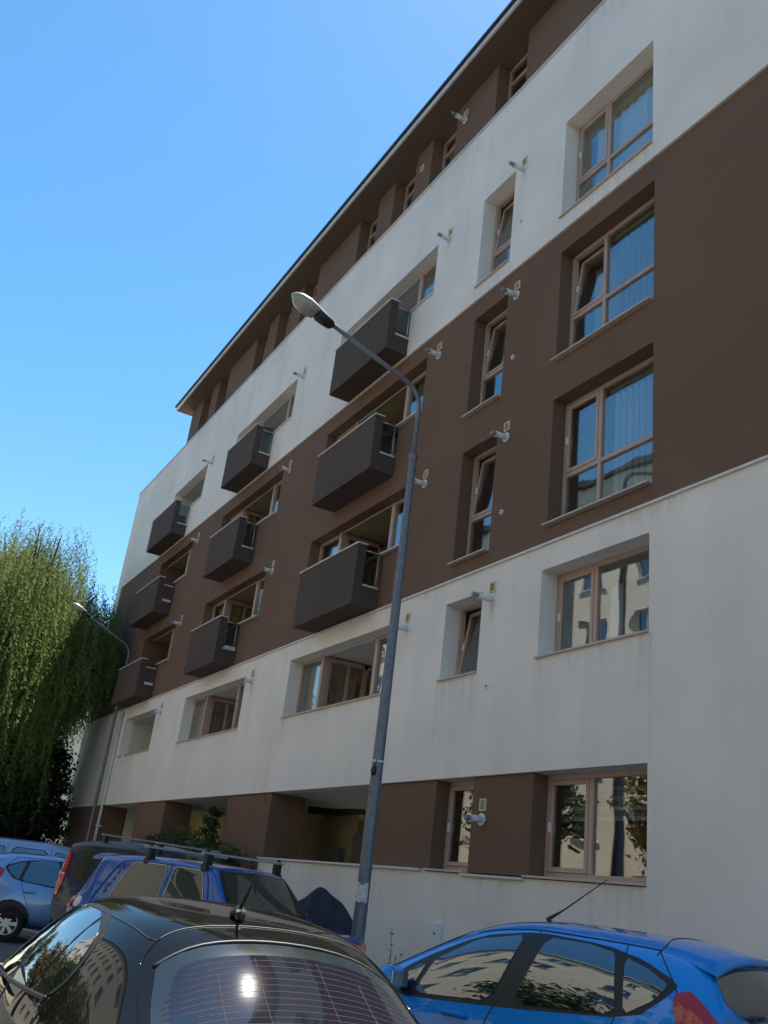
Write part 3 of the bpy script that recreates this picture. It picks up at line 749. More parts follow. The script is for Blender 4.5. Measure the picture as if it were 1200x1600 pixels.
MB().tube([(.085,-.085,3.10), (.125,-.12,3.04), (.15,-.13,2.98)], [.02, .042, .03], 10).build('cable_cap', BLACKP, lp, smooth=True)
pn = MB()
for i in range(7):
    a = radians(-75+i*16); rr = .099-.0
    pn.v += [(-11.42+rr*cos(a-.2), 6.21+rr*sin(a-.2), 1.40+.012*sin(i*2.1)), (-11.42+rr*cos(a-.2), 6.21+rr*sin(a-.2), 1.62+.02*sin(i*1.3+1))]
pn.f = [(2*i, 2*i+2, 2*i+3, 2*i+1) for i in range(6)]
pno = pn.build('paper_notice', PAPER, off=(-11.42, 6.21, 1.4), loc=(-11.42, 6.21, 1.4)); tag(pno, 'torn white paper notice glued to the near lamp pole', 'notice')
md = pno.modifiers.new('thick', 'SOLIDIFY'); md.thickness = .002
street_lamp((-34.35, 7.80, 0), 8.85, radians(270), radians(25), 1.95, 'slender far street lamp by the end balconies with its head against the willow', det=False, r0=.075, r1=.04)

# ------------------------------------------------------------------ cars
def chaikin(pts, it=2, closed=True, cut=.25):
    pts = [Vector(p) for p in pts]
    for _ in range(it):
        out = []
        n = len(pts); rng = n if closed else n-1
        if not closed: out.append(pts[0])
        for i in range(rng):
            a, b = pts[i], pts[(i+1) % n]
            out += [a*(1-cut)+b*cut, a*cut+b*(1-cut)]
        if not closed: out.append(pts[-1])
        pts = out
    return pts
class Car:
    """local axes: x forward (front at 0, tail at -length), y left, z up"""
    def __init__(s, name, label, loc, heading, rows, mat, group='cars parked in front of the block', level=3, crease=None):
        s.root = empty(name, (loc[0], loc[1], 0), radians(heading)); tag(s.root, label, 'car', group)
        nr, ns = len(rows), len(rows[0])
        bm = bmesh.new(); g = {}
        for sgn in (1, -1):
            for j, row in enumerate(rows):
                for i, (ss, w, z) in enumerate(row):
                    if j == nr-1 and sgn == -1: g[(sgn, j, i)] = g[(1, j, i)]; continue
                    g[(sgn, j, i)] = bm.verts.new((-ss, w*sgn if j < nr-1 else 0, z))
        for sgn in (1, -1):
            for j in range(nr-1):
                for i in range(ns-1):
                    q = [g[(sgn, j, i)], g[(sgn, j, i+1)], g[(sgn, j+1, i+1)], g[(sgn, j+1, i)]]
                    bm.faces.new(q if sgn == 1 else q[::-1])
        for i in (0, ns-1):
            for j in range(nr-1):
                q = [g[(1, j, i)], g[(1, j+1, i)], g[(-1, j+1, i)], g[(-1, j, i)]]
                if j == nr-2: q = [g[(1, j, i)], g[(1, j+1, i)], g[(-1, j, i)]]
                bm.faces.new(q)
        for i in range(ns-1):
            bm.faces.new([g[(1, 0, i)], g[(-1, 0, i)], g[(-1, 0, i+1)], g[(1, 0, i+1)]])
        if crease:
            cl = bm.edges.layers.float.new('crease_edge')
            for key, val in crease.items():
                for sgn in (1, -1):
                    if key[0] == 'r': vs_ = [g[(sgn, key[1], i)] for i in range(key[2], key[3]+1)]
                    else: vs_ = [g[(sgn, j, key[1])] for j in range(key[2], key[3]+1)]
                    for a_, b_ in zip(vs_, vs_[1:]):
                        e_ = bm.edges.get((a_, b_))
                        if e_: e_[cl] = val
        bmesh.ops.recalc_face_normals(bm, faces=bm.faces)
        me = bpy.data.meshes.new('body'); bm.to_mesh(me); bm.free()
        tmp = bpy.data.objects.new('tmp', me); col.objects.link(tmp)
        md = tmp.modifiers.new('s', 'SUBSURF'); md.levels = level; md.render_levels = level
        dg = bpy.context.evaluated_depsgraph_get()
        me2 = bpy.data.meshes.new_from_object(tmp.evaluated_get(dg))
        bpy.data.objects.remove(tmp)
        me2.name = 'body'; me2.materials.clear(); me2.materials.append(mat)
        me2.polygons.foreach_set('use_smooth', [True]*len(me2.polygons))
        s.body = link('body', me2, s.root)
        s.bvh = BVHTree.FromPolygons([v.co.copy() for v in me2.vertices], [tuple(p_.vertices) for p_ in me2.polygons])
        s.me = me2
    def cast(s, mode, a, b, off):
        """side+ / side-: (s,z);  top: (s,w);  rear / front: (w,z)"""
        if mode == 'left': o, d = Vector((-a, 3, b)), Vector((0, -1, 0))
        elif mode == 'right': o, d = Vector((-a, -3, b)), Vector((0, 1, 0))
        elif mode == 'top': o, d = Vector((-a, b, 4)), Vector((0, 0, -1))
        elif mode == 'rear': o, d = Vector((-8, a, b)), Vector((1, 0, 0))
        elif mode == 'front': o, d = Vector((3, a, b)), Vector((-1, 0, 0))
        h, n, _, _ = s.bvh.ray_cast(o, d)
        if h is None:
            h, n, _, _ = s.bvh.find_nearest(o+d*(3 if mode in ('left', 'right', 'front') else 4))
        if n.dot(d) > 0: n = -n
        return h+n*off, n
    def patch(s, name, mode, poly, mat, off=.003, it=2, rings=7, parent=None, cut=.25, edge=.0):
        pts = chaikin(poly, it, True, cut) if it else [Vector(p) for p in poly]
        # resample edges so the patch follows the body
        dense = []
        for i in range(len(pts)):
            a, b = pts[i], pts[(i+1) % len(pts)]
            m = max(1, int((b-a).length/.06))
            dense += [a+(b-a)*q/m for q in range(m)]
        c = sum(dense, Vector((0,)*len(dense[0])))/len(dense)
        mb = MB(); n = len(dense)
        for r_ in range(rings):
            f = 1-r_/rings
            for p_ in dense:
                q = c+(p_-c)*f; h, nn = s.cast(mode, q[0], q[1], off); mb.v.append(tuple(h))
        h, nn = s.cast(mode, c[0], c[1], off); mb.v.append(tuple(h))
        for r_ in range(rings-1):
            for i in range(n): mb.f.append((r_*n+i, r_*n+(i+1) % n, (r_+1)*n+(i+1) % n, (r_+1)*n+i))
        for i in range(n): mb.f.append(((rings-1)*n+i, (rings-1)*n+(i+1) % n, rings*n))
        b0 = len(mb.v)        # rim going back into the body
        for p_ in dense:
            h, nn = s.cast(mode, p_[0], p_[1], -.012); mb.v.append(tuple(h))
        for i in range(n): mb.f.append((i, b0+i, b0+(i+1) % n, (i+1) % n))
        o = mb.build(name, mat, parent or s.root, smooth=True)
        md = o.modifiers.new('es', 'EDGE_SPLIT'); md.split_angle = radians(50)
        return o
    def line(s, name, mode, pts, mat, rad=.004, off=.0, parent=None, it=2, closed=False, n=6, cut=.25):
        pts = chaikin(pts, it, closed, cut) if it else [Vector(p) for p in pts]
        dense = []
        for i in range(len(pts)-1):
            a, b = pts[i], pts[i+1]; m = max(1, int((b-a).length/.05))
            dense += [a+(b-a)*q/m for q in range(m)]
        dense.append(pts[-1])
        if closed: dense.append(dense[0])
        return MB().tube([s.cast(mode, p_[0], p_[1], off)[0] for p_ in dense], rad, n).build(name, mat, parent or s.root, smooth=True)
    def wheels(s, fs, rs, w, r, arch=True):
        for ss in (fs, rs):
            for sg in (1, -1):
                if arch:
                    s.patch('wheel_arch', 'left' if sg == 1 else 'right', [(ss+(r+.06)*cos(2*pi*i/16), max(.19, r+.03+(r+.06)*sin(2*pi*i/16))) for i in range(16)], BLACKP, off=.006, it=0, rings=5)
                mb = MB(); pr = [(-.09, r*.62), (-.1, r*.8), (-.1, r*.95), (-.07, r), (.07, r), (.1, r*.95), (.1, r*.8), (.09, r*.62)]; n = 28
                for yy, rr in pr:
                    for i in range(n): a = 2*pi*i/n; mb.v.append((rr*cos(a), yy, rr*sin(a)))
                for q in range(len(pr)-1):
                    for i in range(n): mb.f.append((q*n+i, q*n+(i+1) % n, (q+1)*n+(i+1) % n, (q+1)*n+i))
                wh = mb.build('wheel', TYRE, s.root, smooth=True, loc=(-ss, sg*w, r))
                mb = MB(); yf = .06*sg
                mb.tube([(0, yf-.015*sg, 0), (0, yf+.02*sg, 0)], .05, 14)
                for q in range(7):
                    a = 2*pi*q/7; e = .06
                    for da in (-.13, .13):
                        pass
                    u = Vector((cos(a), 0, sin(a))); v = Vector((-sin(a), 0, cos(a)))
                    p0 = [u*.03+v*.022, u*.03-v*.022, u*r*.63-v*.035, u*r*.63+v*.035]
                    b0 = len(mb.v)
                    for yy in (yf, yf-.03*sg):
                        for p_ in p0: mb.v.append((p_.x, yy, p_.z))
                    mb.f += [tuple(b0+i for i in f_) for f_ in ((0,1,2,3),(7,6,5,4),(0,4,5,1),(1,5,6,2),(2,6,7,3),(3,7,4,0))]
                ring(mb, (0, 0), r*.58, r*.66, yf-.03*sg, yf+.012*sg, 28)
                mb.build('rim', RIM, wh, smooth=False)
                MB().tube([(0, yf-.06*sg, 0), (0, yf-.05*sg, 0)], r*.62, 20).build('hub', BLACKP, wh)
    def mirror(s, ss, w, z, mat, sz=1.0):
        for sg in (1, -1):
            mb = MB(); n = 14
            for t, k_ in ((-.075, .35), (-.06, .8), (-.02, 1.0), (.03, .92), (.06, .6), (.075, .2)):
                for i in range(n):
                    a = 2*pi*i/n
                    ca = math.copysign(abs(cos(a))**.7, cos(a)); sa = math.copysign(abs(sin(a))**.7, sin(a))
                    mb.v.append((t*sz, .115*k_*ca*sz, .078*k_*sa*sz))
            for q in range(5):
                for i in range(n): mb.f.append((q*n+i, q*n+(i+1) % n, (q+1)*n+(i+1) % n, (q+1)*n+i))
            mb.f.append(tuple(range(n))); mb.f.append(tuple(5*n+i for i in range(n)))
            o = mb.build('mirror', mat, s.root, smooth=True, loc=(-ss, sg*(w+.10*sz), z))
            MB().tube([(0, -.16*sg*sz, -.05), (0, -.03*sg, -.04)], .02, 8).build('mirror_arm', BLACKP, o)
            MB().box(-.079*sz, -.072*sz, -.085*sz, .085*sz, -.05*sz, .05*sz).build('mirror_glass', CHROME, o)
def rows_from(stat, W=None):
    return [list(zip(*r)) for r in stat]

# --- bright blue hatchback on the right
def hatch_rows():
    s2 = [.03,.28,.78,1.2,1.6,2.2,2.32,3.1,3.42,3.66,3.78]
    r0 = ([.12,.3,.78,1.2,1.6,2.2,2.32,3.1,3.42,3.62,3.70], [.55,.74,.78,.79,.79,.79,.79,.79,.78,.7,.6], [.24,.2,.2,.2,.2,.2,.2,.2,.22,.26,.3])
    r1 = ([.0,.24,.78,1.2,1.6,2.2,2.32,3.1,3.42,3.70,3.84], [.56,.79,.845,.85,.85,.85,.85,.855,.84,.76,.6], [.44]*11)
    r2 = (s2, [.54,.77,.84,.85,.85,.85,.85,.855,.83,.76,.6], [.64,.68,.72,.74,.76,.79,.79,.82,.84,.84,.82])
    r3 = ([.10,.36,.82,1.22,1.5,2.22,2.32,3.14,3.42,3.62,3.72], [.46,.63,.74,.78,.80,.80,.80,.775,.735,.68,.6], [.70,.77,.86,.91,.935,.99,1.0,1.07,1.11,1.11,1.06])
    r4 = ([.08,.33,.80,1.08,1.86,2.35,2.45,3.05,3.45,3.66,3.74], [.42,.56,.66,.70,.60,.615,.615,.59,.555,.60,.56], [.74,.83,.92,.97,1.365,1.425,1.43,1.41,1.385,1.15,1.08])
    r5 = ([.04,.28,.76,1.02,1.80,2.32,2.45,3.08,3.60,3.74,3.79], [.22,.3,.36,.38,.36,.38,.38,.36,.34,.36,.34], [.78,.87,.96,1.0,1.425,1.475,1.482,1.475,1.445,1.18,1.08])
    r6 = ([.02,.26,.74,1.0,1.77,2.3,2.45,3.1,3.66,3.77,3.81], [0]*11, [.79,.88,.975,1.01,1.44,1.487,1.497,1.492,1.460,1.18,1.08])
    return rows_from([r0, r1, r2, r3, r4, r5, r6])
def hatchback(name, label, loc, hd, mat, gl=None, scale_tail=True):
    gl = gl or G_DARK
    c = Car(name, label, loc, hd, hatch_rows(), mat)
    for sd in ('left', 'right'):
        fr = c.patch('window_surround', sd, [(1.16,.885),(1.50,1.12),(1.95,1.33),(2.4,1.40),(2.9,1.38),(3.18,1.325),(3.42,1.225),(3.38,1.16),(3.2,1.01),(2.4,.94),(1.6,.89)], BLACKP, off=.003, it=1, cut=.18)
        c.patch('front_window', sd, [(1.57,.915),(1.66,1.14),(1.96,1.305),(2.33,1.372),(2.20,.955)], gl, off=.007, it=1, cut=.1, parent=fr)
        c.patch('rear_window', sd, [(2.37,.965),(2.50,1.375),(2.80,1.368),(2.99,1.34),(3.08,1.01)], gl, off=.007, it=1, cut=.1, parent=fr)
        c.patch('quarter_window', sd, [(3.13,1.02),(3.06,1.325),(3.22,1.28),(3.365,1.21),(3.3,1.12)], gl, off=.007, it=1, cut=.12, parent=fr)
        c.patch('front_quarter', sd, [(1.27,.91),(1.52,1.08),(1.59,1.10),(1.53,.915)], gl, off=.007, it=1, cut=.1, parent=fr)
        c.patch('tail_light', sd, [(3.41,1.165),(3.49,1.195),(3.60,1.11),(3.74,.95),(3.76,.78),(3.62,.80),(3.5,.92),(3.42,1.08)], REDL, off=.016, it=1, cut=.15)
        c.line('door_gap', sd, [(2.42,1.41),(2.28,1.0),(2.16,.8),(2.2,.5),(2.22,.3)], BLACKP, .0045)
        c.line('door_gap', sd, [(3.04,1.40),(3.10,1.05),(3.02,.85),(2.86,.6),(2.75,.3)], BLACKP, .0045)
        c.line('door_gap', sd, [(1.22,.9),(1.2,.6),(1.25,.3)], BLACKP, .0045)
        for ss in (1.95, 2.9):
            h, nn = c.cast(sd, ss, .84, .02); sg = 1 if sd == 'left' else -1
            MB().box(-.1, .1, -.02, .02, -.018, .018).build('door_handle', mat, c.root, loc=h, bevel=.015)
        c.patch('headlight', sd, [(.12,.66),(.3,.76),(.72,.85),(.7,.78),(.4,.66)], CLEARL, off=.008, it=1)
    c.line('hatch_gap', 'top', [(3.24,-.56),(3.25,-.52),(3.26,-.46),(3.22,-.3),(3.21,0),(3.22,.3),(3.26,.46),(3.25,.52),(3.24,.56)], BLACKP, .0045)
    for sg in (1, -1):
        c.line('hatch_gap', 'left' if sg == 1 else 'right', [(3.25,1.385),(3.31,1.32),(3.38,1.24),(3.43,1.16)], BLACKP, .0045)
        c.line('roof_ditch', 'top', [(1.9,sg*.535),(2.4,sg*.555),(3.0,sg*.535),(3.25,sg*.52)], BLACKP, .006)
    rw = c.patch('rear_glass', 'rear', [(-.57,1.13),(-.5,1.29),(-.36,1.345),(.36,1.345),(.5,1.29),(.57,1.13),(.3,1.05),(-.3,1.05)], gl, off=.006, it=1, cut=.15)
    c.patch('windscreen', 'top', [(1.12,-.66),(1.05,-.4),(1.02,0),(1.05,.4),(1.12,.66),(1.78,.52),(1.70,.3),(1.68,0),(1.70,-.3),(1.78,-.52)], gl, off=.006, it=1, cut=.1)
    MB().box(-.02, .02, -.1, .1, -.012, .012).build('brake_light', REDL, c.root, loc=c.cast('rear', 0, 1.375, .008)[0])
    # spoiler lip over the rear glass
    mb = MB(); n = 24
    for i in range(n+1):
        w = -.53+1.06*i/n
        p1 = c.cast('top', 3.46+.10*(1-(w/.53)**2), w, .004)[0]; e = Vector((p1.x-.135, p1.y, p1.z-.012-.03*(abs(w)/.53)**2))
        mb.v += [tuple(p1), tuple(e), tuple(e+Vector((.01, 0, -.03))), tuple(p1+Vector((-.02, 0, -.05)))]
    for i in range(n):
        for q in range(3): mb.f.append((4*i+q, 4*i+q+1, 4*i+5+q, 4*i+4+q))
    mb.build('spoiler', mat, c.root, smooth=True)
    c.patch('number_plate', 'rear', [(-.26,.60),(-.26,.71),(.26,.71),(.26,.60)], WPVC, off=.008, it=0)
    c.patch('grille', 'front', [(-.4,.36),(-.45,.5),(.45,.5),(.4,.36)], BLACKP, off=.006, it=1)
    c.mirror(1.44, .80, .99, mat)
    c.wheels(.8, 3.16, .765, .305)
    return c
fi = hatchback('parked_car', 'bright blue hatchback with black window surrounds and a thin whip aerial', (-7.89, 4.04), 200.1, P_FBLUE)
a0 = fi.cast('top', 2.15, 0, 0)[0]
an = MB().tube([a0, a0+Vector((.03, 0, .015)), a0+Vector((-.10, .0, .09)), a0+Vector((-.45, .0, .33))], [.02, .016, .006, .0035], 8).build('aerial', BLACKP, fi.root, smooth=True)

# --- dark liftback in the foreground
def lift_rows():
    r0 = ([.14,.4,.95,1.4,1.8,2.2,2.4,3.1,3.55,4.15,4.46], [.56,.76,.80,.80,.80,.80,.80,.79,.77,.72,.56], [.26,.2,.2,.2,.2,.2,.2,.2,.22,.26,.3])
    r1 = ([.0,.3,.95,1.4,1.8,2.2,2.4,3.1,3.55,4.2,4.58], [.58,.8,.865,.87,.87,.87,.87,.86,.84,.78,.58], [.42]*11)
    r2 = ([.03,.33,.95,1.4,1.8,2.2,2.4,3.1,3.55,4.2,4.56], [.56,.78,.86,.865,.865,.86,.86,.84,.80,.72,.56], [.58,.63,.68,.71,.73,.76,.77,.79,.8,.8,.78])
    r3 = ([.1,.42,.98,1.38,1.75,2.2,2.4,3.1,3.50,3.96,4.40], [.5,.66,.76,.80,.815,.81,.808,.76,.70,.60,.52], [.63,.71,.81,.88,.925,.955,.965,.99,1.0,.93,.88])
    r4 = ([.08,.38,.93,1.28,2.02,2.36,2.52,3.02,3.40,3.85,4.38], [.42,.56,.64,.67,.60,.605,.605,.58,.51,.485,.45], [.67,.77,.87,.93,1.275,1.32,1.325,1.30,1.255,.945,.89])
    r5 = ([.05,.34,.9,1.2,1.96,2.36,2.54,3.05,3.46,3.89,4.41], [.22,.3,.36,.38,.36,.37,.37,.35,.33,.34,.3], [.70,.81,.91,.965,1.34,1.372,1.375,1.352,1.308,.95,.90])
    r6 = ([.03,.32,.88,1.18,1.93,2.36,2.54,3.06,3.49,3.905,4.43], [0]*11, [.71,.82,.92,.975,1.355,1.385,1.388,1.366,1.322,.955,.905])
    return rows_from([r0, r1, r2, r3, r4, r5, r6])
se = Car('parked_car', 'dark green black liftback with heated rear window glinting in the sun', (-7.21, 1.81), 178, lift_rows(), P_DARK, level=4)
for sd in ('left', 'right'):
    fr = se.patch('window_surround', sd, [(1.42,.925),(1.72,1.10),(2.05,1.25),(2.40,1.318),(2.78,1.308),(2.98,1.255),(3.09,1.15),(3.09,1.05),(2.99,.97),(2.3,.94)], BLACKP, off=.003, it=2, cut=.22)
    se.patch('front_window', sd, [(1.58,.945),(1.80,1.11),(2.07,1.235),(2.35,1.295),(2.20,.955)], G_DARK, off=.007, it=1, cut=.1, parent=fr)
    se.patch('rear_window', sd, [(2.28,.958),(2.43,1.298),(2.72,1.290),(2.81,1.272),(2.72,.972)], G_DARK, off=.007, it=1, cut=.08, parent=fr)
    se.patch('quarter_window', sd, [(2.745,.972),(2.835,1.266),(2.97,1.222),(3.055,1.13),(3.05,1.05),(2.96,.985)], G_DARK, off=.007, it=1, cut=.12, parent=fr)
    se.line('door_gap', sd, [(2.37,1.30),(2.25,.96),(2.18,.7),(2.25,.3)], BLACKP, .0045)
    se.line('door_gap', sd, [(3.02,.98),(2.98,.8),(2.9,.55),(2.88,.3)], BLACKP, .0045)
    se.line('belt_moulding', sd, [(1.45,.925),(2.2,.948),(2.7,.962),(2.98,.972)], BLACKP, .011)
    for ss in (2.02, 2.82):
        h, nn = se.cast(sd, ss, .82, .02); MB().box(-.1, .1, -.02, .02, -.018, .018).build('door_handle', P_DARK, se.root, loc=h, bevel=.015)
    se.patch('headlight', sd, [(.1,.58),(.25,.68),(.72,.76),(.7,.69),(.4,.58)], CLEARL, off=.008, it=1)
    se.patch('tail_light', sd, [(4.1,.83),(4.42,.81),(4.5,.68),(4.15,.70)], REDL, off=.01, it=1)
    sg = 1 if sd == 'left' else -1
    se.line('hatch_gap', 'top', [(3.36,sg*.46),(3.42,sg*.53),(3.55,sg*.555),(3.78,sg*.585),(3.95,sg*.62)], P_DARK, .004, off=.001)
    se.line('roof_ditch', 'top', [(2.0,sg*.545),(2.4,sg*.56),(2.9,sg*.545),(3.3,sg*.50),(3.36,sg*.47)], BLACKP, .004)
se.line('hatch_gap', 'top', [(3.36,-.46),(3.33,-.38),(3.315,-.2),(3.31,0),(3.315,.2),(3.33,.38),(3.36,.46)], BLACKP, .0045, off=.0)
fr = se.patch('rear_glass_border', 'top', [(3.500,-.49),(3.474,-.3),(3.467,0),(3.474,.3),(3.500,.49),(3.685,.535),(3.929,.57),(3.959,.3),(3.966,0),(3.959,-.3),(3.929,-.57),(3.685,-.535)], FRIT, off=.004, it=1, cut=.12, rings=10)
rg = se.patch('rear_glass', 'top', [(3.548,-.40),(3.537,-.2),(3.536,0),(3.537,.2),(3.548,.40),(3.589,.445),(3.722,.475),(3.914,.51),(3.929,.3),(3.937,0),(3.929,-.3),(3.914,-.51),(3.722,-.475),(3.589,-.445)], G_REAR, off=.0065, it=1, cut=.2, rings=12)
for i in range(13):
    ss = 3.565+i*.0275; w = .42+.085*min(1, i/5)
    se.line('defroster_line', 'top', [(ss+.012,-w),(ss,-.25),(ss-.003,0),(ss,.25),(ss+.012,w)], HEATL, .0007, off=.0068, it=1, parent=rg, n=4)
for w, s0 in ((-.29, 3.62), (-.13, 3.55), (.13, 3.55), (.29, 3.62)):
    se.line('defroster_line', 'top', [(s0,w),(3.90,w*1.06)], HEATL, .0008, off=.0068, it=0, parent=rg, n=4)
se.line('glass_seal', 'top', [(3.50,-.50),(3.457,-.3),(3.447,0),(3.457,.3),(3.50,.50)], BLACKP, .009, off=.0)
se.patch('windscreen', 'top', [(1.3,-.62),(1.22,-.4),(1.19,0),(1.22,.4),(1.3,.62),(1.92,.52),(1.87,.3),(1.86,0),(1.87,-.3),(1.92,-.52)], G_DARK, off=.006, it=1, cut=.1)
a0 = se.cast('top', 3.2, 0.10, 0)[0]
ab = MB().tube([a0+Vector((.07,0,-.005)), a0+Vector((.04,0,.02)), a0+Vector((-.02,0,.032)), a0+Vector((-.045,0,.018)), a0+Vector((-.06,0,-.005))], [.006,.022,.024,.02,.006], 10).build('aerial_base', BLACKP, se.root, smooth=True)
MB().tube([a0+Vector((-.01,0,.03)), a0+Vector((-.05,0,.075)), a0+Vector((-.16,0,.19))], [.010,.008,.003], 8).build('aerial', BLACKP, ab, smooth=True)
MB().tube([a0+Vector((-.035,0,-.0)), a0+Vector((-.035,0,.04))], .021, 12).build('aerial_nut', CHROME, ab, smooth=True)
se.patch('number_plate', 'rear', [(-.26,.62),(-.26,.73),(.26,.73),(.26,.62)], WPVC, off=.008, it=0)
se.patch('grille', 'front', [(-.4,.36),(-.45,.5),(.45,.5),(.4,.36)], BLACKP, off=.006, it=1)
se.mirror(1.7, .82, .99, P_DARK)
se.wheels(.92, 3.62, .78, .315)

# --- boxy off-roader
def niva_rows():
    r0 = ([.12,.3,.72,1.1,1.5,2.1,2.2,3.05,3.45,3.74,3.79], [.7,.76,.78,.78,.78,.78,.78,.78,.78,.74,.7], [.36]+[.32]*9+[.36])
    r1 = ([.08,.28,.72,1.1,1.5,2.1,2.2,3.05,3.45,3.80,3.87], [.76,.82,.83,.83,.83,.83,.83,.83,.83,.80,.74], [.55]*11)
    r2 = ([.06,.26,.72,1.1,1.5,2.1,2.2,3.05,3.45,3.80,3.85], [.75,.81,.83,.83,.83,.83,.83,.83,.83,.79,.73], [.86,.88,.9,.91,.92,.93,.93,.94,.94,.92,.90])
    r3 = ([.08,.28,.74,1.06,1.32,2.1,2.2,3.05,3.45,3.76,3.81], [.73,.78,.79,.79,.785,.785,.785,.78,.77,.74,.7], [.97,1.0,1.03,1.045,1.05,1.055,1.055,1.05,1.05,1.04,1.0])
    r4 = ([.07,.26,.72,.98,1.46,2.06,2.18,3.05,3.48,3.74,3.80], [.68,.72,.73,.73,.63,.64,.64,.635,.62,.68,.66], [.99,1.02,1.06,1.07,1.555,1.59,1.592,1.59,1.57,1.10,1.03])
    r5 = ([.06,.25,.7,.95,1.40,2.06,2.2,3.08,3.52,3.76,3.81], [.4,.42,.43,.43,.42,.44,.44,.43,.42,.42,.4], [1.0,1.03,1.07,1.09,1.60,1.635,1.638,1.63,1.595,1.09,1.03])
    r6 = ([.05,.24,.69,.94,1.38,2.06,2.2,3.08,3.54,3.77,3.82], [0]*11, [1.005,1.035,1.075,1.095,1.615,1.65,1.652,1.645,1.605,1.095,1.03])
    return rows_from([r0, r1, r2, r3, r4, r5, r6])
nv = Car('parked_car', 'deep blue boxy off-roader with two grey roof bars', (-9.94, 5.17), 24.1, niva_rows(), P_NIVA, crease={('r',3,0,10):.75, ('r',4,0,10):.7, ('s',4,3,6):.7, ('s',8,3,6):.75, ('s',9,2,6):.6, ('s',1,0,6):.4, ('s',3,3,6):.6, ('r',2,0,10):.3})
for sd in ('left', 'right'):
    sg = 1 if sd == 'left' else -1
    for poly in ([(1.34,1.075),(1.60,1.535),(2.08,1.55),(2.11,1.07)], [(2.17,1.07),(2.19,1.55),(2.86,1.545),(3.08,1.07)]):
        ch = nv.patch('window_rubber', sd, poly, BLACKP, off=.004, it=2, cut=.09)
        c0 = Vector((sum(p[0] for p in poly)/4, sum(p[1] for p in poly)/4))
        nv.patch('side_window', sd, [c0+(Vector(p)-c0)*.94 for p in poly], G_OLIVE, off=.009, it=2, cut=.09, parent=ch)
        nv.line('chrome_bead', sd, [c0+(Vector(p)-c0)*.975 for p in poly], CHROME, .005, off=.007, it=2, closed=True, parent=ch, cut=.09)
    for i in range(5):
        t = i/5
        nv.patch('louvre', sd, [(2.97+.20*(t+.02), 1.50-.38*t), (3.01+.20*(t+.02), 1.50-.38*t), (3.01+.20*(t+.16), 1.50-.38*(t+.14)), (2.97+.20*(t+.16), 1.50-.38*(t+.14))], BLACKP, off=.004, it=1, rings=3)
    nv.line('drip_rail', sd, [(1.30,1.06),(1.50,1.50),(1.62,1.55),(2.2,1.57),(2.96,1.56),(3.12,1.50),(3.34,1.12),(3.38,1.02)], P_NIVA, .013, off=.004)
    nv.patch('tail_light', 'rear', [(sg*.62,.82),(sg*.62,.96),(sg*.76,.96),(sg*.76,.82)], REDL, off=.02, it=1, rings=4)
    tl = nv.patch('tail_light', sd, [(3.68,.93),(3.68,1.065),(3.82,1.05),(3.83,.93)], REDL, off=.02, it=1, rings=4)
    nv.patch('reversing_lamp', sd, [(3.54,.94),(3.54,1.065),(3.67,1.065),(3.67,.94)], CLEARL, off=.018, it=1, rings=4, parent=tl)
    ft = nv.patch('front_lamp', sd, [(.06,.82),(.06,.96),(.20,.975),(.20,.83)], ORANGEL, off=.012, it=1, rings=4)
    nv.patch('front_lamp_clear', sd, [(.20,.83),(.20,.965),(.32,.975),(.32,.84)], CLEARL, off=.012, it=1, rings=4, parent=ft)
    nv.line('door_gap', sd, [(2.14,1.55),(2.14,1.0),(2.1,.6),(2.1,.4)], BLACKP, .005)
    nv.patch('headlight', 'front', [(sg*(.5+.11*cos(2*pi*i/12)), .78+.11*sin(2*pi*i/12)) for i in range(12)], CLEARL, off=.01, it=0, rings=4)
ws = nv.patch('windscreen_rubber', 'top', [(1.03,-.69),(.985,-.4),(.97,0),(.985,.4),(1.03,.69),(1.44,.57),(1.37,.4),(1.355,0),(1.37,-.4),(1.44,-.57)], BLACKP, off=.004, it=1, cut=.12)
nv.patch('windscreen', 'top', [(1.05,-.64),(1.01,-.4),(1.0,0),(1.01,.4),(1.05,.64),(1.40,.54),(1.35,.4),(1.335,0),(1.35,-.4),(1.40,-.54)], G_OLIVE, off=.009, it=1, cut=.12, parent=ws)
nv.patch('rear_glass', 'rear', [(-.6,1.13),(-.52,1.5),(.52,1.5),(.6,1.13)], G_DARK, off=.01, it=1, cut=.1)
nv.patch('grille', 'front', [(-.35,.7),(-.35,.86),(.35,.86),(.35,.7)], BLACKP, off=.008, it=1)
mb = MB(); n = 16
for i in range(n+1):
    w = -.56+1.12*i/n
    p1 = nv.cast('top', 3.42, w, .01)[0]
    mb.v += [tuple(p1), tuple(p1+Vector((-.24, 0, .0))), tuple(p1+Vector((-.36, 0, -.045))), tuple(p1+Vector((-.35, 0, -.075))), tuple(p1+Vector((-.1, 0, -.06)))]
for i in range(n):
    for q in range(4): mb.f.append((5*i+q, 5*i+q+1, 5*i+6+q, 5*i+5+q))
mb.f += [(0,1,2,3,4), tuple(5*n+i for i in range(5))]
nv.spoiler = mb.build('spoiler', P_NIVA, nv.root, smooth=False)
for ss in (1.60, 2.62):
    rb = empty('roof_bar_holder')
    bpy.data.objects.remove(rb)
    br = MB().box(-ss-.016, -ss+.016, -.71, .71, 1.715, 1.742).build('roof_bar', LAMPG, nv.root, bevel=.006)
    for sg in (1, -1):
        ft = MB(); ft.box(-ss-.035, -ss+.035, sg*.60-.05, sg*.60+.05, 1.60, 1.716); ft.box(-ss-.045, -ss+.045, sg*.635-.03, sg*.635+.03, 1.53, 1.60); ft.box(-ss-.02, -ss+.02, sg*.62-.02, sg*.62+.02, 1.742, 1.775)
        ft.build('bar_foot', BLACKP, br, bevel=.008)
